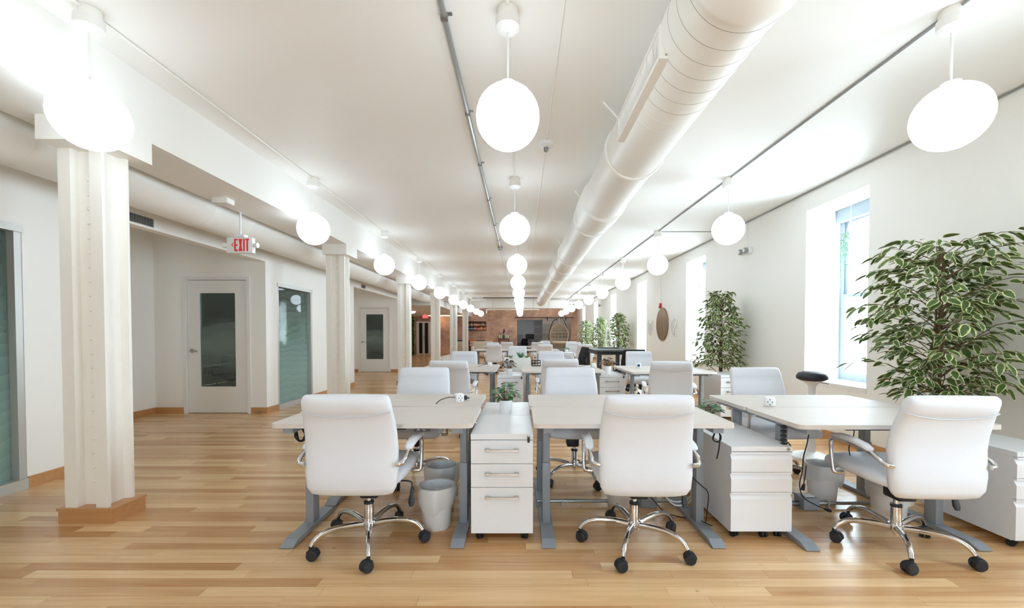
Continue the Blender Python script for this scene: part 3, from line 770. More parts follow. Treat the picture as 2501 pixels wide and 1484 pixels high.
# ------------------------------------------------------------------ sit-stand desks
def desk(W=1.172, D=.582, z=.73):
    r = empty('standing_desk'); h = W / 2; t = .026
    rad = .035; poly = []
    for cx, cy, a0 in ((h - rad, D - rad, 0), (-h + rad, D - rad, 90), (-h + rad, rad, 180), (h - rad, rad, 270)):
        for k in range(5): a = math.radians(a0 + k * 22.5); poly.append((cx + rad * math.cos(a), cy + rad * math.sin(a)))
    ob('desktop', MB().prism(poly, z - t, z), 'desk_laminate', r, sm=False)
    fx = h - .09
    for s in (-1, 1):
        l = ob('leg', MB().rbox(s * fx - .025, s * fx + .025, .27, .35, .03, .42, .003).rbox(s * fx - .021, s * fx + .021, .276, .344, .42, z - .07, .003), 'desk_metal', r)
        ft = MB().prism([(0.0, 0.004), (.07, .004), (D - .07, .004), (D, .004), (D, .008), (D - .06, .032), (.06, .032), (0, .008)], s * fx - .04, s * fx + .04, 0)
        ob('foot', ft, 'desk_metal', l, sm=False)
        ob('top_bracket', MB().box(s * fx - .03, s * fx + .03, .03, D - .03, z - t - .035, z - t), 'desk_metal', l, sm=False)
    ob('crossbar', MB().box(-fx + .03, fx - .03, .285, .335, z - t - .045, z - t - .003), 'desk_metal', r, sm=False)
    cp = ob('control_panel', MB().rbox(.245, .335, .012, .055, z - t - .022, z - t - .001, .004), 'charcoal', r)
    for s, x in ((1, .272), (-1, .306)):
        ob('arrow_key', key(x, z - t - .011, s), 'white_plastic', cp, sm=False)
    ob('motor_box', MB().rbox(-.14, .14, .23, .30, z - t - .06, z - t - .004, .005), 'black_plastic', r)
    return r
def key(x, z, s):
    b = MB(); a = .007
    pts = [(x - a, z - s * .003), (x, z + s * .004), (x + a, z - s * .003)]
    for i in range(2):
        (x0, z0), (x1, z1) = pts[i], pts[i + 1]
        b.add([(x0, .0108, z0 - .0015), (x1, .0108, z1 - .0015), (x1, .0108, z1 + .0015), (x0, .0108, z0 + .0015), (x0, .0125, z0 - .0015), (x1, .0125, z1 - .0015), (x1, .0125, z1 + .0015), (x0, .0125, z0 + .0015)],
              [(0, 1, 2, 3), (4, 7, 6, 5), (0, 4, 5, 1), (1, 5, 6, 2), (2, 6, 7, 3), (3, 7, 4, 0)])
    return b
dk = desk()
DESKS = [ # x centre, y front edge, flip, label
    (-.870, 2.402, 0, 'left foreground standing desk, its near edge toward the camera'),
    (.658, 2.402, 0, 'middle foreground standing desk, its near edge toward the camera'),
    (2.175, 2.372, 0, 'right foreground standing desk, nearest the ficus'),
    (-.885, 3.572, 1, 'standing desk backing onto the left foreground desk'),
    (.645, 3.572, 1, 'standing desk backing onto the middle foreground desk'),
    (2.175, 3.545, 1, 'standing desk backing onto the right foreground desk'),
    (-.945, 5.97, 0, 'left standing desk of the second cluster, front side'),
    (.59, 5.80, 0, 'middle standing desk of the second cluster, front side'),
    (2.085, 5.66, 0, 'right standing desk of the second cluster, front side'),
    (-.945, 7.14, 1, 'left standing desk of the second cluster, rear side'),
    (.59, 6.97, 1, 'middle standing desk of the second cluster, rear side'),
    (2.085, 6.83, 1, 'right standing desk of the second cluster, rear side'),
    (-.95, 13.35, 0, 'left standing desk of the third cluster, front side'),
    (.64, 13.3, 0, 'middle standing desk of the third cluster, front side'),
    (-.95, 14.52, 1, 'left standing desk of the third cluster, rear side'),
    (.64, 14.47, 1, 'middle standing desk of the third cluster, rear side'),
    (-.95, 16.8, 0, 'left standing desk of the fourth cluster, front side'),
    (.64, 16.75, 0, 'middle standing desk of the fourth cluster, front side'),
    (.64, 17.92, 1, 'middle standing desk of the fourth cluster, rear side'),
    (-1.0, 17.97, 1, 'left standing desk of the fourth cluster, rear side'),
]
first = True
for x, y, fl, lab in DESKS:
    o = dk if first else copy_tree(dk); first = False
    o.location = (x, y, 0.004 if fl and y > 3.56 and y < 3.6 else 0); o.rotation_euler = (0, 0, PI if fl else 0)
    if fl and x > 0 and y < 4: o.location.z = 0.0
    tag(o, lab, 'desk', 'white and grey standing desks')

# ------------------------------------------------------------------ pedestal cabinets
SMALL = MB()
for s in (-1, 1): SMALL.lathe([(.006, s * .004), (.022, s * .004), (.022, s * .018), (.006, s * .018)], 14, (0, 0, .022), 0)
SMALL.box(-.012, .012, -.014, .014, .026, .05)
SMALLC = SMALL.mesh('caster'); SMALLC.materials.append(M['black_rubber'])
def cabinet(kind):
    r = empty('file_cabinet'); W = .373 if kind == 'handle' else .37; h = W / 2; D = .575; z0 = .05
    H = .655 if kind == 'handle' else .572; t = .035 if kind == 'handle' else .03
    ob('body', MB().box(-h + .002, h - .002, .022, D, z0, H - t), 'cabinet_white', r, sm=False)
    ob('top', MB().rbox(-h, h, 0.0, D, H - t, H, .002, 1), 'cabinet_white', r)
    zt = H - t - .004
    hs = (.142, .142) if kind == 'handle' else (.122, .122)
    edges = [zt, zt - hs[0], zt - hs[0] - hs[1], z0 + .004]
    for k in range(3):
        a, b = edges[k + 1] + .003, edges[k]
        if kind == 'handle':
            d = ob('drawer', MB().rbox(-h + .001, h - .001, .0, .021, a, b, .002, 1), 'cabinet_white', r)
            hb = MB(); zc_ = b - .055; hw = .10
            hb.rbox(-hw, hw, -.028, -.020, zc_ - .006, zc_ + .006, .002, 1)
            for s in (-1, 1): hb.rbox(s * hw - (.028 if s > 0 else 0), s * hw + (0 if s > 0 else .028), -.028, .001, zc_ - .008, zc_ + .008, .003, 1)
            ob('handle', hb, 'nickel', d)
        else:
            lip, fl = .018, .03
            poly = [(.021, a), (.0, a), (.0, b - fl - .012), (.016, b - lip + .004), (.016, b - .012), (0.0, b - .010), (0.0, b), (.021, b)]
            d = ob('drawer', MB().prism([(p[0], p[1]) for p in poly], -h + .001, h - .001, 0), 'cabinet_white', r, sm=False)
    lk = ob('lock', MB().lathe([(.010, .001), (.010, -.004), (.006, -.006)], 14, (h - .028, 0, H - t / 2), 1), 'steel', r)
    if kind == 'handle': ob('key', MB().box(h - .030, h - .026, -.02, -.004, H - t / 2 - .004, H - t / 2 + .004).rbox(h - .035, h - .021, -.022, -.017, H - t / 2 - .03, H - t / 2 - .002, .002, 1), 'gunmetal', lk)
    for x in (-h + .05, h - .05):
        for y in (.06, D - .06): ob('caster', SMALLC, None, r, (x, y, 0), (0, 0, .5 if x < 0 else -.3))
    if kind != 'handle': ob('caster', SMALLC, None, r, (.04, .05, 0), (0, 0, 0))
    return r
CA, CB = cabinet('handle'), cabinet('lip')
CABS = [
    (CA, -.115, 2.474, 0, 'white drawer cabinet with bar handles between the left and middle foreground desks'),
    (CA, -.118, 3.632, 1, 'white cabinet backing onto the foreground bar-handled cabinet, plant above it'),
    (CB, 1.450, 2.50, 0, 'white cabinet with lipped drawers between the middle and right foreground desks'),
    (CB, 1.450, 3.66, 1, 'white cabinet backing onto the lipped foreground cabinet, potted plant on top'),
    (CB, 3.035, 2.385, 0, 'white lipped drawer cabinet at the right edge below the ficus'),
    (CA, -.155, 5.95, 0, 'white bar-handled cabinet between left and middle desks of the second cluster'),
    (CA, 1.325, 6.05, 0, 'white bar-handled cabinet between middle and right desks of the second cluster'),
    (CA, 3.06, 6.0, 0, 'white bar-handled cabinet below the second ficus by the window wall'),
    (CA, 1.47, 13.2, 0, 'white bar-handled cabinet beside the middle desk of the third cluster'),
    (CA, -.16, 13.4, 0, 'white bar-handled cabinet between the desks of the third cluster'),
]
used = set()
for src, x, y, fl, lab in CABS:
    o = src if id(src) not in used else copy_tree(src); used.add(id(src))
    o.location = (x, y, 0); o.rotation_euler = (0, 0, PI if fl else 0)
    tag(o, lab, 'cabinet', 'white rolling drawer cabinets')

# ------------------------------------------------------------------ leaves, ficus trees and potted plants
def leaf_data(wid=.42, n=7, fold=.10, curve=.16):
    """unit leaf along +Y: outline ring + inner ring; returns verts, faces, edge weights"""
    v, f, e = [], [], []
    rows = []
    for i in range(n + 1):
        t = i / n; w_ = wid / 2 * (math.sin(PI * min(1, t ** .75)) ** .8) * (1 if t < .6 else 1) if 0 < i < n else 0
        z = -curve * t * t
        if i in (0, n):
            rows.append((len(v),)); v.append((0, t, z)); e.append(1.0 if i == n else .6)
        else:
            rows.append(tuple(range(len(v), len(v) + 5)))
            for u, ed in ((-1, 1), (-.66, .35), (0, 0), (.66, .35), (1, 1)):
                v.append((u * w_, t, z + abs(u) * w_ * fold * 2)); e.append(ed)
    for i in range(n):
        a, b = rows[i], rows[i + 1]
        for k in range(4):
            if len(a) == 1: f.append((a[0], b[k + 1], b[k]))
            elif len(b) == 1: f.append((a[k], a[k + 1], b[0]))
            else: f.append((a[k], a[k + 1], b[k + 1], b[k]))
    return v, f, e
def set_edge(me, vals):
    at = me.attributes.new('edge', 'FLOAT', 'POINT'); at.data.foreach_set('value', vals)
LV = leaf_data(.45)
def leaf_mesh(name, m, d=LV):
    me = bpy.data.meshes.new(name); me.from_pydata(d[0], [], d[1]); set_edge(me, d[2])
    for p in me.polygons: p.use_smooth = True
    me.materials.append(M[m]); return me
FICUS_LEAF = leaf_mesh('leaf', 'ficus_leaf'); GREEN_LEAF = leaf_mesh('leaf', 'green_leaf'); BROWN_LEAF = leaf_mesh('leaf', 'brown_leaf')
def joined_leaves(name, items, m, parent, d=LV):
    V, F, Ed = [], [], []
    for mx in items:
        o = len(V); V += [(mx @ Vector(p))[:] for p in d[0]]; F += [tuple(i + o for i in q) for q in d[1]]; Ed += d[2]
    me = bpy.data.meshes.new(name); me.from_pydata(V, [], F); set_edge(me, Ed)
    for p in me.polygons: p.use_smooth = True
    me.materials.append(M[m]); return stuff(ob(name, me, None, parent))
def leaf_matrix(p, d, size, roll, wscale=1.0):
    d = Vector(d).normalized(); up = Vector((0, 0, 1))
    x = d.cross(up)
    x = x.normalized() if x.length > 1e-4 else Vector((1, 0, 0))
    z = x.cross(d).normalized()
    R = Matrix((x, d, z)).transposed().to_4x4() @ Matrix.Rotation(roll, 4, 'Y')
    return Matrix.Translation(Vector(p)) @ R @ Matrix.Diagonal((size * wscale, size, size, 1))
def put_leaves(root, mats, mesh, nobj, m, camdist=True):
    rl = Vector(root.location)
    mats = sorted(mats, key=lambda q: (q.translation + rl).y * 1.0 + random.uniform(0, .25)) if camdist else mats
    for q in mats[:nobj]:
        o = bpy.data.objects.new('leaf', mesh); COL.objects.link(o); o.parent = root; o.matrix_local = q
    if mats[nobj:]: joined_leaves('foliage', mats[nobj:], m, root)
def ficus(loc, prof, nb, nobj, label, seed, lsize, xmax, per=9, name='ficus_tree', zmin=.55):
    rnd = random.Random(seed)
    r = empty(name, loc); tag(r, label, 'tree', 'potted ficus trees')
    ob('pot', MB().lathe([(.001, .012), (.125, 0), (.15, .30), (.158, .31), (.158, .335), (.145, .335), (.14, .29), (.001, .29)], 28), 'pot_white', r)
    ob('soil', MB().lathe([(.14, .288), (.14, .295), (.001, .30)], 20), 'soil', r)
    tr = MB(); ztop = prof[-1][0] - .1
    for k in range(3):
        a = k * 2.1; pts = [(.02 * math.cos(a + i * .9), .02 * math.sin(a + i * .9), .28 + (ztop - .28) * i / 7) for i in range(8)]
        tr.tube(pts, [.013 - .0012 * i for i in range(8)], 6)
    ob('trunk', tr, 'bark', r)
    br = MB(); mats = []
    def rad(z):
        for (z0, r0), (z1, r1) in zip(prof, prof[1:]):
            if z0 <= z <= z1: return r0 + (r1 - r0) * (z - z0) / (z1 - z0)
        return prof[-1][1]
    za, zb = prof[0][0], prof[-1][0]
    for i in range(nb):
        tip = za + (zb - za) * ((i + rnd.random()) / nb)
        az = i * 2.39996 + rnd.uniform(-.35, .35); L = rad(tip) * rnd.uniform(.55, 1.12)
        dx, dy = math.cos(az), math.sin(az)
        lim = xmax - loc[0] - .06
        if dx * L > lim: L = max(.14, min(L, lim / max(dx, .05)))
        rise = rnd.uniform(.10, .22) * L / .5
        p0 = Vector((0, 0, max(.4, tip - rise - .05)))
        pts = [p0 + Vector((dx * L * t, dy * L * t, (rise + .05) * math.sin(min(1, t * 1.15) * PI / 2) - .10 * L * max(0, t - .6) / .4)) for t in [j / 6 for j in range(7)]]
        pts = [p + Vector((rnd.uniform(-1, 1), rnd.uniform(-1, 1), rnd.uniform(-1, 1))) * .012 for p in pts]
        br.tube(pts, [.0042 - .00048 * j for j in range(7)], 4, False)
        for k in range(per):
            t = .30 + .70 * (k + rnd.random() * .6) / per; t = min(t, .999)
            j = int(t * 6); u = t * 6 - j; p = pts[j].lerp(pts[j + 1], u); d = (pts[j + 1] - pts[j]).normalized()
            side = d.cross(Vector((0, 0, 1))).normalized() * (1 if k % 2 else -1)
            dd = d * rnd.uniform(.5, 1.0) + side * rnd.uniform(.3, 1.0) + Vector((0, 0, rnd.uniform(-.9, .12)))
            if k == per - 1: dd = d + Vector((0, 0, -.2))
            sz = lsize * rnd.uniform(.72, 1.1)
            off = side * rnd.uniform(0, .03) + Vector((0, 0, rnd.uniform(-.03, .03)))
            q = leaf_matrix(p + off, dd, sz, rnd.uniform(-.7, .7), rnd.uniform(.85, 1.15))
            tipx = (q @ Vector((0, 1, 0))).x + loc[0]
            if tipx < xmax and q.translation.x + loc[0] < xmax and p.z > zmin: mats.append(q)
    stuff(ob('branches', br, 'bark', r))
    put_leaves(r, mats, FICUS_LEAF, nobj, 'ficus_leaf')
    return r
ficus((3.24, 3.24, 0), [(.80, .30), (.98, .52), (1.2, .60), (1.55, .62), (1.78, .54), (2.0, .42)], 108, 300, 'large variegated ficus tree at the right edge beside the near window', 11, .112, 3.64, 11)
ficus((3.28, 6.86, 0), [(.74, .40), (.95, .44), (1.3, .42), (1.6, .36), (1.95, .16)], 112, 300, 'variegated ficus tree between the first and second windows', 12, .098, 3.645, 10)
for k, (y, s) in enumerate(((13.75, 13), (16.95, 14), (20.8, 15))):
    ficus((3.2, y, 0), [(.74, .36), (.95, .42), (1.3, .42), (1.6, .36), (1.93, .16)], 105, 0, 'far ficus tree by the window wall, %s behind the round mirror' % ORD[k], s, .11, 3.64, 10)

def potted(loc, label, mesh, pr=.05, ph=.095, n=58, spread=.085, hgt=.14, ls=.06, seed=1, square=False):
    rnd = random.Random(seed); r = empty('potted_plant', loc); tag(r, label, 'plant', 'small plants in white pots')
    ob('pot', MB().lathe([(.001, .003), (pr * .86, 0), (pr, ph), (pr * .92, ph), (pr * .9, ph - .012), (.001, ph - .012)], 28), 'pot_white', r)
    ob('soil', MB().lathe([(pr * .9, ph - .014), (pr * .9, ph - .008), (.001, ph - .006)], 16), 'soil', r)
    st = MB()
    for k in range(n):
        a = k * 2.4 + rnd.uniform(-.3, .3); q = math.sqrt((k + .5) / n) * spread; z = ph + hgt * (1 - (q / spread) ** 2 * .75) * rnd.uniform(.55, 1.0)
        p = Vector((q * math.cos(a), q * math.sin(a), z)); st.tube([(p.x * .3, p.y * .3, ph - .01), (p.x * .75, p.y * .75, (ph + z) / 2), p], .0013, 4, False)
        o = bpy.data.objects.new('leaf', mesh); COL.objects.link(o); o.parent = r
        o.matrix_local = leaf_matrix(p, (math.cos(a), math.sin(a), rnd.uniform(-.5, .35)), ls * rnd.uniform(.7, 1.1), rnd.uniform(-.4, .4), 1.45)
    stuff(ob('stems', st, 'bark', r))
    return r
potted((-.118, 3.16, .655), 'green leafy plant in a white pot on the cabinet between the foreground desks', GREEN_LEAF, seed=3)
potted((1.45, 3.22, .572), 'small green plant in a white pot on the lipped cabinet near the right foreground desk', GREEN_LEAF, .052, .07, 46, .08, .095, .055, 4)
potted((-.18, 6.2, .655), 'brown leaved plant in a white pot on the second cluster cabinet', BROWN_LEAF, .05, .085, 50, .085, .16, .055, 5)
potted((1.28, 6.2, .655), 'reddish bushy plant in a white pot near the right desk of the second cluster', BROWN_LEAF, .06, .12, 50, .095, .13, .06, 6)
potted((1.45, 13.45, .655), 'small green plant in a white pot on the third cluster cabinet', GREEN_LEAF, .05, .1, 20, .09, .06, .08, 8)
# aloe planter
al = empty('planter_box', (-.07, 7.55, 0)); tag(al, 'tall cream planter box with spiky aloe behind the second cluster cabinet', 'planter')
ob('box', MB().rbox(-.24, .24, -.12, .12, 0, .82, .008), 'linen_white', al)
sp = MB()
for cx, nn, hh in ((.06, 16, .11), (-.12, 8, .05), (.17, 8, .05)):
    for k in range(nn):
        a = k * 2.4; q = .015 + .003 * k; sp.tube([(cx + q * .4 * math.cos(a), q * .4 * math.sin(a), .815), (cx + q * 1.3 * math.cos(a), q * math.sin(a), .815 + hh * .6), (cx + q * 2 * math.cos(a), q * 1.5 * math.sin(a), .815 + hh)], [.006, .005, .001], 5)
stuff(ob('aloe', sp, 'print_green', al))
# hanging string plants in the windows
def hanging(y, x, ztop, zbot, n, label, seed):
    rnd = random.Random(seed); r = empty('hanging_plant', (x, y, ztop)); tag(r, label, 'hanging plant', 'plants hanging in the windows')
    ob('pot', MB().lathe([(.001, -.085), (.05, -.08), (.068, -.02), (.066, 0), (.05, 0), (.05, -.02), (.001, -.02)], 20), 'pot_white', r)
    rp = MB(); H = WIN_Z1 - ztop - .0
    for a in (0, 2.1, 4.2): rp.tube([(.06 * math.cos(a), .06 * math.sin(a), -.01), (0, 0, .17)], .002, 4)
    rp.tube([(0, 0, .17), (0, 0, H)], .0025, 4); ob('rope', rp, 'linen_white', r)
    items = []; st = MB()
    for k in range(n):
        a = k * 2.4; q = .05 + .03 * rnd.random(); L = (ztop - zbot) * rnd.uniform(.35, 1.0)
        px_, py_ = q * math.cos(a), q * math.sin(a)
        st.tube([(px_ * .6, py_ * .6, -.01), (px_, py_, .015), (px_ * 1.2, py_ * 1.2, -.04), (px_ * 1.25, py_ * 1.25, -L)], .001, 3, False)
        z = .015
        while z > -L:
            b = rnd.uniform(0, 6.28); items.append(leaf_matrix((px_ * 1.22, py_ * 1.22, z), (math.cos(b), math.sin(b), rnd.uniform(-.4, .4)), .018, rnd.uniform(-1, 1), 1.6)); z -= .014
    stuff(ob('stems', st, 'print_green', r)); joined_leaves('foliage', items, 'string_leaf', r, leaf_data(n=3))
hanging(5.02, 3.94, 2.44, 1.86, 34, 'trailing string plant hanging in the nearest visible window', 21)
hanging(8.95, 3.86, 2.30, 2.05, 18, 'small hanging plant in the second visible window', 22)
hanging(12.9, 3.9, 2.15, 1.7, 24, 'hanging plant in the third visible window', 23)
hanging(20.7, 3.9, 2.2, 1.7, 20, 'hanging plant in a far window', 24)

# ------------------------------------------------------------------ waste bins
m = bpy.data.materials.new('liner_film'); m.use_nodes = True; nt = m.node_tree
b_ = nt.nodes['Principled BSDF']; b_.inputs['Base Color'].default_value = lin((236, 238, 240)); b_.inputs['Roughness'].default_value = .3
tr_ = nt.nodes.new('ShaderNodeBsdfTransparent'); mx_ = nt.nodes.new('ShaderNodeMixShader'); mx_.inputs[0].default_value = .6
nt.links.new(tr_.outputs[0], mx_.inputs[1]); nt.links.new(b_.outputs[0], mx_.inputs[2]); nt.links.new(mx_.outputs[0], nt.nodes['Material Output'].inputs[0]); M['liner_film'] = m
def waste_bin(loc, label, rt=.112, rb=.085, h=.265, seed=0, skirt=.12):
    rnd = random.Random(seed); r = empty('waste_bin', loc); tag(r, label, 'waste bin', 'white waste bins under the desks')
    ob('can', MB().lathe([(.001, 0), (rb, 0), (rb + .003, .006), (rt - .004, h - .012), (rt, h - .01), (rt, h), (rt - .006, h), (rb - .004, .012), (.001, .012)], 32), 'white_plastic', r)
    prof = [(rt * .8, .06), (rt - .009, h - .02), (rt - .006, h + .006), (rt + .006, h + .008), (rt + .016, h - .02), (rt + .014, h - skirt * .6), (rt + .004, h - skirt)]
    rings = []; n = 36; ph = [rnd.uniform(0, 6.28) for _ in range(4)]
    for i, (q, z) in enumerate(prof):
        ring_ = []
        for k in range(n):
            a = 2 * PI * k / n; wv = .0 if i < 2 else (.004 * math.sin(3 * a + ph[0]) + .005 * math.sin(7 * a + ph[1]) + .003 * math.sin(11 * a + ph[2] + i)) * (i - 1) / 3
            dz = 0 if i < 5 else .03 * math.sin(2 * a + ph[3]) + .012 * math.sin(5 * a + ph[0])
            ring_.append(((q + max(wv, -.001 if i < 4 else -.002)) * math.cos(a), (q + max(wv, -.001 if i < 4 else -.002)) * math.sin(a), z + dz))
        rings.append(ring_)
    ob('liner', MB().loft(rings, False), 'liner_film', r, ang=70)
waste_bin((-.55, 2.70, 0), 'white waste bin with a plastic liner beside the left foreground chair', seed=1)
waste_bin((-.60, 3.12, 0), 'waste bin with grey liner behind the front bin under the left desks', seed=2, skirt=.15)
waste_bin((.72, 3.02, 0), 'white waste bin behind the middle foreground chair', seed=3)
waste_bin((2.485, 2.80, 0), 'white waste bin right of the right foreground chair base', seed=4)
waste_bin((2.28, 3.14, 0), 'white waste bin under the right foreground desk behind the chair seat', seed=5)

# ------------------------------------------------------------------ power cubes, cords, floor conduit
def cube(loc, label, rz=0, s=.032, mark=None):
    r = empty('power_cube', loc, rz); tag(r, label, 'power outlet', 'white desk power cubes')
    ob('housing', MB().rbox(-s, s, -s, s, 0, 2 * s, s * .35, 3), 'white_plastic', r)
    if mark:
        ob('mark', MB().lathe([(s * .35, -s - .001), (s * .55, -s - .0015), (s * .55, -s)], 20, (0, 0, s), 1), mark, r)
    else:
        sk = MB()
        for x, z in ((-.4, 1), (.4, 1), (0, 1.5), (0, .5)): sk.box(x * s - .003, x * s + .003, -s - .0006, -s + .001, z * s - .004, z * s + .004)
        ob('sockets', sk, 'gunmetal', r, sm=False)
        sk = MB()
        for x, z in ((-.4, 1), (.4, 1)): sk.box(-s - .0006, -s + .001, x * s - .003, x * s + .003, z * s - .004, z * s + .004)
        ob('sockets', sk, 'conduit_dull', r, sm=False)
    return r
c1 = cube((-.478, 3.20, .730), 'white power cube with black plug on the left foreground desk', .5)
ob('plug', MB().rbox(.03, .062, -.016, .012, .012, .044, .004).tube([(.06, 0, .028), (.085, .004, .02)], .006, 6), 'black_plastic', c1)
cube((1.79, 3.00, .73), 'white power cube with four sockets on the right foreground desk', -.45, .034)
cube((-.51, 6.75, .73), 'white power cube on the left desk of the second cluster', .3)
cube((1.13, 6.55, .73), 'white power cube on the middle desk of the second cluster', .3)
cube((1.80, 6.40, .73), 'white power cube with a blue round mark on the second cluster right desk', -.2, .038, 'print_blue')
def cable(label, pts, r=.0032, m='black_rubber', plug=None, n=6):
    p0 = Vector(pts[0]); c = empty('desk_cable', p0); tag(c, label, 'cable')
    ob('cord', MB().tube([q - p0 for q in smooth_path(pts, n)], r, 6), m, c)
    if plug:
        a, b = [Vector(q) - p0 for q in plug]; ob('plug', MB().tube([a, a.lerp(b, .5), b], [.006, .012, .011], 8), m, c)
    return c
cable('black cord curving over the left foreground desk into the power cube', [(-.508, 3.19, .765), (-.56, 3.17, .766), (-.61, 3.13, .752), (-.628, 3.06, .7345)])
cable('thin black cord on the left desk of the second cluster', [(-.545, 6.74, .76), (-.6, 6.7, .758), (-.68, 6.6, .734)])
cable('thin black cord on the middle desk of the second cluster', [(1.095, 6.54, .765), (1.0, 6.5, .76), (.86, 6.42, .734)])
# coiled cord bundle under the left foreground desk
pts = []
for k in range(44):
    a = k * .62; pts.append((-1.352 + .030 * math.cos(a) + .004 * math.sin(k * 1.7), 2.55 + .012 * math.sin(k * .9), .635 + .042 * math.sin(a) + .006 * math.cos(k * 2.1)))
cb = cable('coiled black cord bundle hanging under the left end of the left foreground desk', [(-1.30, 2.55, .703)] + pts + [(-1.30, 2.56, .61), (-1.22, 2.6, .66), (-1.15, 2.64, .69)], .0042, n=3)
ob('connector', MB().rbox(.03, .065, -.01, .012, -.105, -.085, .004), 'black_plastic', cb)
pts = []
for k in range(30):
    a = k * .66; pts.append((1.195 + .022 * math.cos(a), 2.54 + .012 * math.sin(k * 1.3), .625 + .035 * math.sin(a)))
cable('coiled black cord bundle under the right end of the middle foreground desk', [(1.19, 2.55, .703)] + pts + [(1.22, 2.56, .55), (1.225, 2.60, .47)], .0042, n=3)
cable('black cord draped over the right leg of the middle foreground desk', [(.93, 2.74, .46), (1.02, 2.66, .40), (1.13, 2.62, .30), (1.186, 2.63, .24), (1.19, 2.65, .12), (1.185, 2.655, .04)])
cable('black cord lying on the floor under the middle foreground desk', [(.80, 2.80, .22), (.90, 2.82, .12), (.98, 2.85, .03), (1.04, 2.84, .008), (1.12, 2.80, .006), (1.155, 2.74, .045), (1.165, 2.66, .045), (1.20, 2.60, .045)])
cable('loop of pale network cable bundled under the middle foreground desk', [(.99, 2.96, .26), (1.0, 2.93, .14), (1.06, 2.86, .07), (1.16, 2.86, .09), (1.20, 2.92, .14), (1.14, 2.97, .18), (1.03, 2.98, .16), (1.02, 2.93, .10), (1.10, 2.90, .075), (1.21, 2.94, .12), (1.1, 3.02, .22), (.95, 3.04, .19)], .0055, 'white_plastic')
cable('white network cable sagging between the middle foreground desks', [(.88, 3.05, .16), (.96, 3.04, .12), (1.0, 2.99, .2), (1.08, 2.97, .25), (1.2, 2.95, .16)], .005, 'white_plastic')
cable('long black cord dropping from the right foreground desk to the floor box', [(1.70, 2.45, .70), (1.70, 2.47, .60), (1.735, 2.55, .50), (1.76, 2.6, .38), (1.76, 2.62, .30), (1.85, 2.72, .18), (1.98, 2.80, .10), (2.10, 2.86, .04)], .0034, 'black_rubber', ((2.09, 2.855, .045), (2.15, 2.88, .02)))
cable('black plug cord standing in the floor box under the right desk', [(2.06, 3.0, .30), (2.05, 2.995, .22), (2.035, 2.99, .16)], .0034, 'black_rubber', ((2.04, 2.99, .17), (2.025, 2.985, .125)))
cable('short black cord under the right foreground desk near the cabinet', [(1.66, 2.5, .69), (1.68, 2.5, .66), (1.74, 2.49, .67), (1.80, 2.47, .70)], .003)
cable('black cord loop hanging under the right foreground desk', [(2.02, 2.52, .70), (2.03, 2.54, .62), (2.02, 2.56, .55), (2.04, 2.57, .48)], .003)
# cable spine beside the lipped cabinet
cs = empty('cable_spine', (1.615, 2.56, .50)); tag(cs, 'black plastic cable spine hanging under the left end of the right desk', 'cable')
s = MB()
for k in range(7): s.rbox(-.014, .014, -.014, .014, .005 + k * .027, .026 + k * .027, .004, 1)
ob('links', s, 'black_plastic', cs); ob('loop', MB().tube(smooth_path([(.014, 0, .03), (.04, 0, .02), (.05, 0, .05), (.03, 0, .08), (.014, 0, .07)], 4), .004, 6), 'black_rubber', cs)
def floor_conduit(x0, x1, y, boxes, label):
    r = empty('floor_conduit', (x0, y, 0)); tag(r, label, 'conduit')
    ob('pipe', MB().cyl((0, 0, .03), .013, 0, x1 - x0, 10, 0), 'conduit_grey', r)
    for bx in boxes:
        b = ob('outlet_box', MB().rbox(bx - x0, bx - x0 + .115, -.06, .05, .0, .085, .004, 1), 'desk_metal', r)
        ob('cover', MB().rbox(bx - x0 + .03, bx - x0 + .10, -.03, .03, .085, .092, .003, 1), 'white_plastic', b)
        ob('fitting', MB().cyl((0, 0, .03), .02, bx - x0 - .04, bx - x0 + .001, 10, 0), 'steel', b)
    for k in (.18, .55): ob('strap', MB().box((x1 - x0) * k, (x1 - x0) * k + .012, -.018, .018, 0, .046), 'steel', r, sm=False)
floor_conduit(.12, 1.10, 3.03, (.86,), 'grey floor conduit with outlet box under the middle foreground desks')
floor_conduit(1.72, 2.60, 2.99, (2.0,), 'grey floor conduit with outlet box under the right foreground desks')
cable('bent grey flexible conduit joining the floor conduit under the right desk', [(1.73, 2.95, .05), (1.78, 2.96, .055), (1.84, 3.0, .085), (1.93, 3.03, .10), (2.0, 3.03, .09)], .008, 'conduit_dull')

# ------------------------------------------------------------------ perch stool
st = empty('perch_stool', (2.93, 4.2, 0)); tag(st, 'perch stool with black cushion seat and white post below the near window', 'stool')
ob('seat', MB().lathe([(.001, .775), (.10, .78), (.135, .80), (.137, .825), (.12, .855), (.07, .872), (.001, .875)], 32), 'black_plastic', st, ang=60)
ob('post', MB().lathe([(.03, .45), (.034, .62), (.034, .72), (.05, .745), (.085, .78)], 20), 'white_plastic', st)
ob('sleeve', MB().lathe([(.04, .05), (.045, .30), (.055, .62), (.04, .64)], 20), 'white_plastic', st)
ob('base', MB().lathe([(.001, 0), (.19, 0), (.185, .02), (.10, .05), (.03, .07)], 28), 'white_plastic', st)
ob('lever', MB().tube([(.04, -.02, .765), (.10, -.05, .76), (.125, -.06, .75)], .005, 6), 'conduit_dull', st)

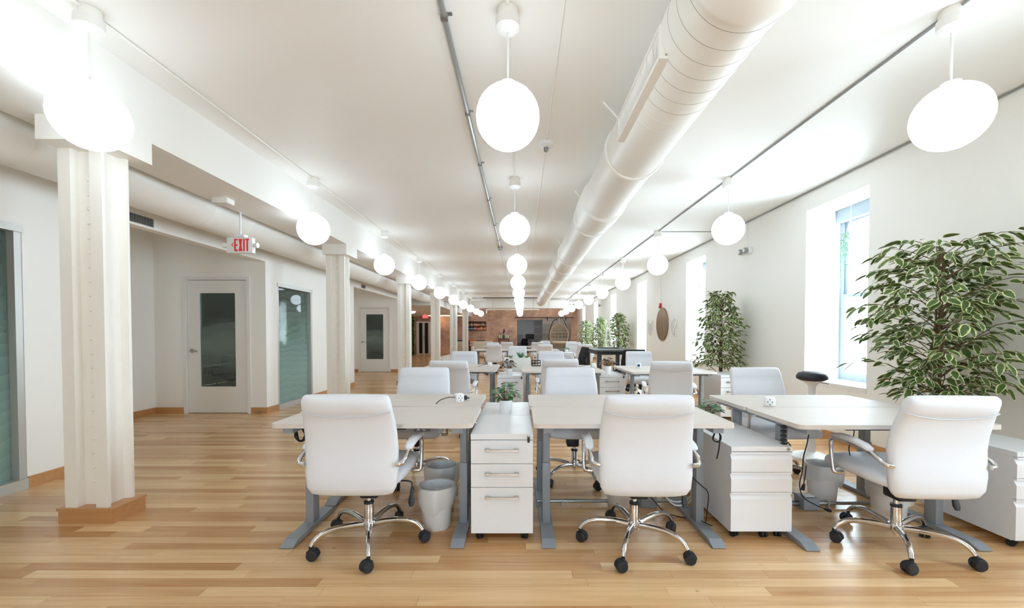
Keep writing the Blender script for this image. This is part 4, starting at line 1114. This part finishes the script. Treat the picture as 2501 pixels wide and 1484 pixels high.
# ------------------------------------------------------------------ exit signs, emergency lights, alarm, mirror
def letters(h, z0, y, s=1.0):
    L = []; t = .017; w_ = .040; x = -.055; ya, yb = y - .003, y
    def bx(a, b, c, d): L[-1].box(a, b, ya, yb, c, d)
    L.append(MB()); bx(x, x + t, z0, z0 + h); bx(x + t, x + w_, z0, z0 + t); bx(x + t, x + w_, z0 + h - t, z0 + h); bx(x + t, x + w_ * .9, z0 + h / 2 - t / 2, z0 + h / 2 + t / 2)
    x += w_ * 1.25; L.append(MB())
    for a, b in ((0, 1), (1, 0)):
        L[-1].add([(x + a * (w_ - t), ya - (.0004 if a else 0), z0), (x + a * (w_ - t) + t, ya - (.0004 if a else 0), z0), (x + b * (w_ - t) + t, ya - (.0004 if a else 0), z0 + h), (x + b * (w_ - t), ya - (.0004 if a else 0), z0 + h),
                   (x + a * (w_ - t), yb, z0), (x + a * (w_ - t) + t, yb, z0), (x + b * (w_ - t) + t, yb, z0 + h), (x + b * (w_ - t), yb, z0 + h)], [(0, 1, 2, 3), (7, 6, 5, 4), (0, 4, 5, 1), (1, 5, 6, 2), (2, 6, 7, 3), (3, 7, 4, 0)])
    x += w_ * 1.25; L.append(MB()); bx(x, x + t, z0, z0 + h)
    x += t * 1.5; L.append(MB()); bx(x, x + w_, z0 + h - t, z0 + h); bx(x + w_ / 2 - t / 2, x + w_ / 2 + t / 2, z0, z0 + h - t)
    return L
def exit_sign(loc, stem, face, ink, label, heads=True):
    r = empty('exit_sign', loc); tag(r, label, 'exit sign'); w_ = .145; h = .175
    ob('housing', MB().rbox(-w_, w_, -.025, .035, 0, h, .008), face, r)
    for mb in letters(.138, .02, -.0255): ob('letter', mb, ink, r, sm=False)
    a = MB()
    for s in (1, -1): a.add([(-.088, -.0285, .09), (-.068, -.0285, .09 + s * .022), (-.060, -.0285, .09 + s * .022), (-.078, -.0285, .09), (-.088, -.0255, .09), (-.068, -.0255, .09 + s * .022), (-.060, -.0255, .09 + s * .022), (-.078, -.0255, .09)], [(0, 1, 2, 3), (7, 6, 5, 4), (0, 4, 5, 1), (1, 5, 6, 2), (2, 6, 7, 3), (3, 7, 4, 0)])
    ob('arrow', a, ink, r, sm=False)
    ob('mount', MB().rbox(-.06, .06, -.03, .04, h, h + .035, .006), 'white_plastic', r)
    ob('stem', MB().cyl((0, 0, 0), .011, h + .035, stem, 10), 'white_plastic', r)
    if heads:
        for s in (-1, 1):
            hd = MB().lathe([(.012, 0), (.022, .01), (.030, .03), (.030, .05), (.02, .056)], 16, (0, 0, 0), 0)
            ob('lamp_head', hd, 'white_plastic', r, (s * (w_ - .002), 0, .09), (0, 0, 0 if s > 0 else PI))
    return r
exit_sign((-3.155, 4.72, 2.155), 2.614 - 2.155, 'white_plastic', 'exit_red', 'exit sign with red letters hanging below the beam')
exit_sign((-5.05, 22.0, 2.08), .28, 'exit_lit', 'white_plastic', 'small red exit sign above the far black lockers', False)
jb = empty('junction_box', (-3.0, 4.25, 2.614)); tag(jb, 'small white box mounted under the beam near the exit sign', 'junction box')
ob('box', MB().rbox(-.085, .06, -.06, .06, -.055, 0, .003, 1), 'white_metal', jb); ob('cover', MB().rbox(.058, .066, -.055, .055, -.052, -.003, .002, 1), 'white_metal', jb)
def emergency(y, z, label):
    r = empty('emergency_light', (WALL_R, y, z)); tag(r, label, 'emergency light')
    ob('housing', MB().rbox(-.07, 0, -.13, .13, -.05, .05, .008), 'white_plastic', r)
    for s in (-.09, .06):
        hd = ob('lamp_head', MB().lathe([(.035, -.06), (.045, -.05), (.045, -.02), (.02, 0)], 18, (-.07, 0, 0), 0), 'conduit_dull', r, (0, s, -.005))
        ob('lens', MB().cyl((-.131, 0, 0), .03, 0, .004, 16, 0), 'white_plastic', hd)
    ob('stem', MB().cyl((-.012, .02, 0), .006, .05, CEIL - z, 6), 'white_metal', r)
emergency(6.75, 2.58, 'twin emergency light on the window wall above the second ficus')
emergency(19.1, 2.55, 'far twin emergency light high on the window wall')
mi = empty('wall_mirror', (WALL_R, 10.8, 1.50)); tag(mi, 'round bronze rimmed mirror on the window wall', 'mirror')
mat('mirror_glass', (176, 144, 118), .03, 1.0)
ob('glass', MB().cyl((0, 0, 0), .40, -.03, -.018, 48, 0), 'mirror_glass', mi)
ob('rim', MB().lathe([(.40, -.034), (.42, -.036), (.43, -.02), (.43, 0), (.40, 0)], 48, (0, 0, 0), 0), 'mirror_rim', mi)
fa = empty('fire_alarm', (WALL_R, 10.95, 1.985)); tag(fa, 'red fire alarm strobe above the round mirror', 'fire alarm')
ob('body', MB().rbox(-.05, 0, -.055, .055, -.065, .065, .006), 'red_plastic', fa); ob('strobe', MB().rbox(-.065, -.05, -.03, .03, .0, .05, .004), 'white_plastic', fa)
ob('wire', MB().cyl((-.008, 0, 0), .006, .065, CEIL - 1.985, 6), 'white_metal', fa)
for y, nm, sd in ((11.75, 'left', 1), (9.95, 'right', 2)):
    rnd = random.Random(sd); r = empty('wall_ornament', (WALL_R, y, 1.42)); tag(r, 'white twisted wire ornament %s of the round mirror' % nm, 'wall ornament')
    for k in range(5):
        a0 = rnd.uniform(0, 6.28); pts = []
        for j in range(25):
            a = 2 * PI * j / 24; q = .10 + .02 * k; pts.append((-.03 - .022 * math.sin(2 * a + a0), q * math.cos(a + a0) * (.65 + .1 * k), q * 1.25 * math.sin(a)))
        ob('loop', MB().tube(pts, .011, 6), 'white_metal', r)

# ------------------------------------------------------------------ dark table, lounge and far end
t = empty('dark_table', (2.10, 9.0, 0)); tag(t, 'tall dark grey table left of the round mirror', 'table')
ob('tabletop', MB().rbox(-.50, .50, 0, 1.95, .86, .90, .006, 1), 'dark_table', t)
for x in (-.38, .38):
    for y in (.2, 1.75): ob('leg', MB().box(x - .045, x + .045, y - .045, y + .045, 0, .79), 'dark_table', t, sm=False)
ob('apron', MB().box(-.42, .42, .17, .21, .79, .86).box(-.42, .42, 1.74, 1.78, .79, .86).box(-.42, -.38, .21, 1.74, .79, .86).box(.38, .42, .21, 1.74, .79, .86), 'dark_table', t, sm=False)
tr = empty('tray', (2.14, 10.3, .90)); tag(tr, 'thin black tray under the lattice lantern on the dark table', 'tray')
ob('tray_base', MB().rbox(-.24, .24, -.15, .15, 0, .02, .005, 1), 'gunmetal', tr)
ln = empty('lattice_lantern', (2.14, 10.3, .92)); tag(ln, 'tapered white lattice lantern on the dark table', 'lantern')
for k in range(4):
    a = PI / 4 + k * PI / 2; c_, s_ = math.cos(a), math.sin(a)
    ob('post', MB().tube([(.14 * c_, .14 * s_, 0), (.09 * c_, .09 * s_, .2), (.05 * c_, .05 * s_, .42), (.04 * c_, .04 * s_, .56)], .008, 5), 'white_metal', ln)
sg = MB()
for z, q in ((.0, .14), (.15, .10), (.3, .073), (.45, .048), (.56, .04)):
    p = [(q * math.cos(PI / 4 + k * PI / 2), q * math.sin(PI / 4 + k * PI / 2), z + .006) for k in range(5)]
    for k in range(4): sg.tube([p[k], p[k + 1]], .006, 4)
ob('ring', sg, 'white_metal', ln)
og = empty('desk_organizer', (.24, 6.75, .73)); tag(og, 'black wire desk organizer on the middle desk of the second cluster', 'organizer')
w_ = MB()
for z in (.004, .05, .09): w_.tube([(-.07, -.04, z), (.07, -.04, z), (.07, .04, z), (-.07, .04, z), (-.07, -.04, z)], .005, 5)
for x in (-.07, -.02, .03, .07):
    for y in (-.04, .04): w_.cyl((x, y, 0), .004, 0, .09, 5)
ob('frame', w_, 'gunmetal', og); ob('rod', MB().cyl((.03, 0, 0), .006, 0, .2, 6), 'gunmetal', og)
# sofas
def sofa(loc, W, m, label, rz=0, H=.80):
    r = empty('sofa', loc, rz); tag(r, label, 'sofa')
    ob('seat', MB().rbox(-W / 2 + .12, W / 2 - .12, -.35, .25, .12, .44, .05, 3), m, r); ob('back', MB().rbox(-W / 2, W / 2, .2, .42, .12, H, .08, 3), m, r)
    for s in (-1, 1): ob('arm', MB().rbox(s * W / 2 - (.14 if s > 0 else 0), s * W / 2 + (.14 if s < 0 else 0), -.36, .26, .12, .6, .05, 3), m, r)
    for x in (-W / 2 + .08, W / 2 - .08):
        for y in (-.3, .34): ob('leg', MB().cyl((x, y, 0), .02, 0, .13, 8), 'brown_wood', r)
sofa((-3.2, 25.6, 0), 2.0, 'charcoal', 'charcoal sofa against the far brick wall', 0, .86)
sofa((-2.05, 21.9, 0), 1.1, 'cream_fabric', 'rounded cream armchair in the far lounge', 0, .86)
sofa((-3.35, 22.6, 0), .9, 'cream_fabric', 'cream armchair between the far columns', 0, .84)
cu = empty('cushion', (-2.95, 25.55, .44)); tag(cu, 'orange striped cushion on the charcoal sofa', 'cushion')
for k in range(5): ob('stripe', MB().rbox(-.2, .2, -.06, .06, .01 + k * .085, .094 + k * .085, .02), ('print_orange', 'linen_white', 'print_pink', 'linen_white', 'print_orange')[k], cu)
# wall shelf with books
sh = empty('wall_shelf', (-2.9, 27.29, 1.48)); tag(sh, 'dark wall shelf of colourful boxes on the far brick wall', 'shelf')
for z in (0, .26): ob('board', MB().box(-.62, .62, -.24, 0, z, z + .025), 'brown_wood', sh, sm=False)
ob('back_panel', MB().box(-.62, .62, -.01, 0, .025, .55), 'brown_wood', sh, sm=False); ob('top_board', MB().box(-.62, .62, -.24, 0, .55, .575), 'brown_wood', sh, sm=False)
cols = ['print_blue', 'print_blue', 'print_green', 'print_blue', 'print_orange', 'print_red', 'print_pink', 'print_orange', 'print_yellow', 'print_red', 'print_orange', 'print_yellow']
rnd = random.Random(5)
for k in range(22):
    z = 1.505 if k < 11 else 1.765; x = -3.48 + (k % 11) * .108; c_ = cols[(k * 5 + (3 if k > 10 else 0)) % 12] if k > 10 else cols[min(11, k)]
    h = rnd.uniform(.14, .2)
    bx_ = empty('product_box', (x, 27.14, z)); tag(bx_, '%s box, %s on the %s board of the far wall shelf' % (c_.split('_')[1], ORD[k % 11], 'lower' if k < 11 else 'upper'), 'box', 'boxes on the far wall shelf')
    ob('carton', MB().rbox(0, .09, -.05, .05, 0, h, .004, 1), c_, bx_); ob('band', MB().box(.012, .078, -.052, -.05, h * .3, h * .55), 'linen_white', bx_, sm=False)
ct = empty('console_table', (-1.13, 27.05, 0)); tag(ct, 'brown console table at the far brick wall', 'table')
ob('tabletop', MB().box(-.34, .34, -.18, .18, .93, .97), 'brown_wood', ct, sm=False); ob('shelf', MB().box(-.32, .32, -.16, .16, .55, .57), 'brown_wood', ct, sm=False)
for x in (-.32, .32):
    for y in (-.16, .16): ob('leg', MB().box(x - .02, x + .02, y - .02, y + .02, 0, .93), 'brown_wood', ct, sm=False)
for k, (x, c_) in enumerate(((-.27, 'pale_green'), (-.15, 'pale_green'), (.14, 'pale_green'), (.26, 'pale_green'))):
    v = empty('candle_jar', (-1.13 + x, 27.0, .97)); tag(v, 'pale jar, %s from the left on the far console table' % ORD[k], 'jar', 'jars on the console table')
    ob('jar', MB().lathe([(.001, 0), (.045, 0), (.045, .17), (.04, .18), (.001, .18)], 14), 'print_' + c_, v); ob('lid', MB().cyl((0, 0, 0), .042, .18, .2, 14), 'white_plastic', v)
v = empty('flower_vase', (-1.13, 27.0, .97)); tag(v, 'green vase of purple flowers on the far console table', 'vase')
ob('vase', MB().lathe([(.001, 0), (.06, 0), (.08, .1), (.05, .2), (.03, .24)], 16), 'print_green', v)
fl = MB()
for k in range(14): a = k * 2.4; fl.sphere((.03 * math.cos(a) * (k % 3), .03 * math.sin(a), .32 + .02 * k), .035, 8, 5)
stuff(ob('flowers', fl, 'print_purple', v)); ob('stem', MB().cyl((0, 0, 0), .008, .2, .45, 6), 'print_green', v)
# sliding barn door
bd = empty('barn_door', (2.30, 27.22, 0)); tag(bd, 'grey weathered plank sliding barn door at the far end', 'door')
for k in range(7):
    o = MB().box(-.92, .92, -.03, .03, .02 + k * .318, .332 + k * .318).mesh('plank', sm=False); set_rnd(o, [random.random()] * 8); o.materials.append(M['barn_wood']); ob('plank', o, None, bd)
ob('rail', MB().box(-2.7, 1.1, -.06, -.035, 2.28, 2.33), 'gunmetal', bd, sm=False)
for x in (-.6, .6): ob('hanger', MB().box(x - .03, x + .03, -.058, -.03, 2.1, 2.36), 'gunmetal', bd, sm=False)
# egg swing chair
eg = empty('hanging_chair', (2.0, 22, 0)); tag(eg, 'rattan egg swing chair on curved black stand at the far end', 'chair')
sh_ = MB(); rx, rz_ = .50, .62; zc_ = 1.18
for k in range(16):
    a = 2 * PI * k / 16
    if -PI * .85 < a - PI * 1.5 < -PI * .15 or True:
        if math.sin(a) < -.55: continue
        sh_.tube([(rx * math.sin(PI * j / 12) * math.cos(a), rx * math.sin(PI * j / 12) * math.sin(a), zc_ + rz_ * math.cos(PI * j / 12)) for j in range(13)], .009, 4)
for j in range(2, 12):
    q = rx * math.sin(PI * j / 12); z = zc_ + rz_ * math.cos(PI * j / 12); sh_.tube([(q * math.cos(a), q * math.sin(a), z) for a in [math.radians(-34 + i * 248 / 16) for i in range(17)]], .009, 4)
ob('basket', sh_, 'rattan', eg)
ob('cushion', MB().lathe([(.001, .70), (.25, .72), (.36, .80), (.33, .86), (.001, .86)], 20), 'cream_fabric', eg, ang=60)
for s in (-1, 1): ob('stand_arm', MB().tube(smooth_path([(s * .42, .2, .05), (s * .52, .2, .9), (s * .46, .18, 1.5), (s * .28, .12, 1.95), (s * .12 + .04, .05, 2.16 if s > 0 else 2.0)], 4), .026, 8), 'gunmetal', eg)
ob('stand_base', MB().lathe([(.55, .0), (.55, .04), (.5, .05), (.5, 0)], 28), 'gunmetal', eg); ob('chain', MB().cyl((0, 0, 0), .012, zc_ + rz_ - .02, 2.10, 6), 'steel', eg)
# lockers and living wall
lk = empty('locker', (-6.0, 25.6, 0)); tag(lk, 'white framed locker pair with black doors at the far left', 'locker')
ob('frame', MB().box(-.42, .42, .03, .5, 0, 2.02), 'white_metal', lk, sm=False)
for x in (-.16, .19): ob('locker_door', MB().rbox(x - .1, x + .1, .0, .03, .06, 1.92, .004, 1), 'locker_black', lk)
ob('handle', MB().box(.03, .05, -.02, .03, .9, 1.15), 'steel', lk, sm=False)
lw = empty('living_wall', (-6.35, 24.3, 0)); tag(lw, 'leafy green living wall panel beside the far lockers', 'plant wall')
ob('panel', MB().box(-.1, .1, -.02, .04, 0, 2.25), 'soil', lw, sm=False)
rnd = random.Random(9); joined_leaves('foliage', [leaf_matrix((rnd.uniform(-.12, .14), -.03 - rnd.random() * .06, rnd.uniform(0, 2.25)), (rnd.uniform(-1, 1), -1, rnd.uniform(-1, .6)), .12, rnd.uniform(-1, 1), 1.5) for _ in range(260)], 'moss_leaf', lw)
# rear room silhouettes beyond the barn door
bk = copy_tree(bc); bk.location = (.1, 28.3, 0); bk.rotation_euler = (0, 0, 2.6); tag(bk, 'black office chair in the room beyond the barn door opening', 'chair')
rt = empty('side_table', (.55, 29.6, 0)); tag(rt, 'dark table in the room beyond the barn door', 'table')
ob('tabletop', MB().box(-.6, .6, -.35, .35, .70, .74), 'dark_table', rt, sm=False)
for x in (-.55, .55):
    for y in (-.3, .3): ob('leg', MB().box(x - .03, x + .03, y - .03, y + .03, 0, .70), 'dark_table', rt, sm=False)
mo = empty('monitor', (.62, 29.6, .74)); tag(mo, 'dark monitor on the table beyond the barn door', 'monitor')
ob('screen', MB().rbox(-.3, .3, -.015, .015, .12, .5, .005, 1), 'gunmetal', mo); ob('stand', MB().box(-.02, .02, -.01, .03, .01, .2).box(-.1, .1, -.07, .07, 0, .012), 'gunmetal', mo, sm=False)
# table inside the near glass office
ot = empty('office_table', (-5.45, 7.25, 0)); tag(ot, 'white table seen through the near office door glass', 'table')
ob('tabletop', MB().rbox(-.55, .22, -.28, .28, .70, .73, .006, 1), 'white_plastic', ot); ob('pedestal', MB().lathe([(.22, 0), (.22, .02), (.03, .05), (.03, .70)], 20, (-.15, 0, 0)), 'steel', ot)
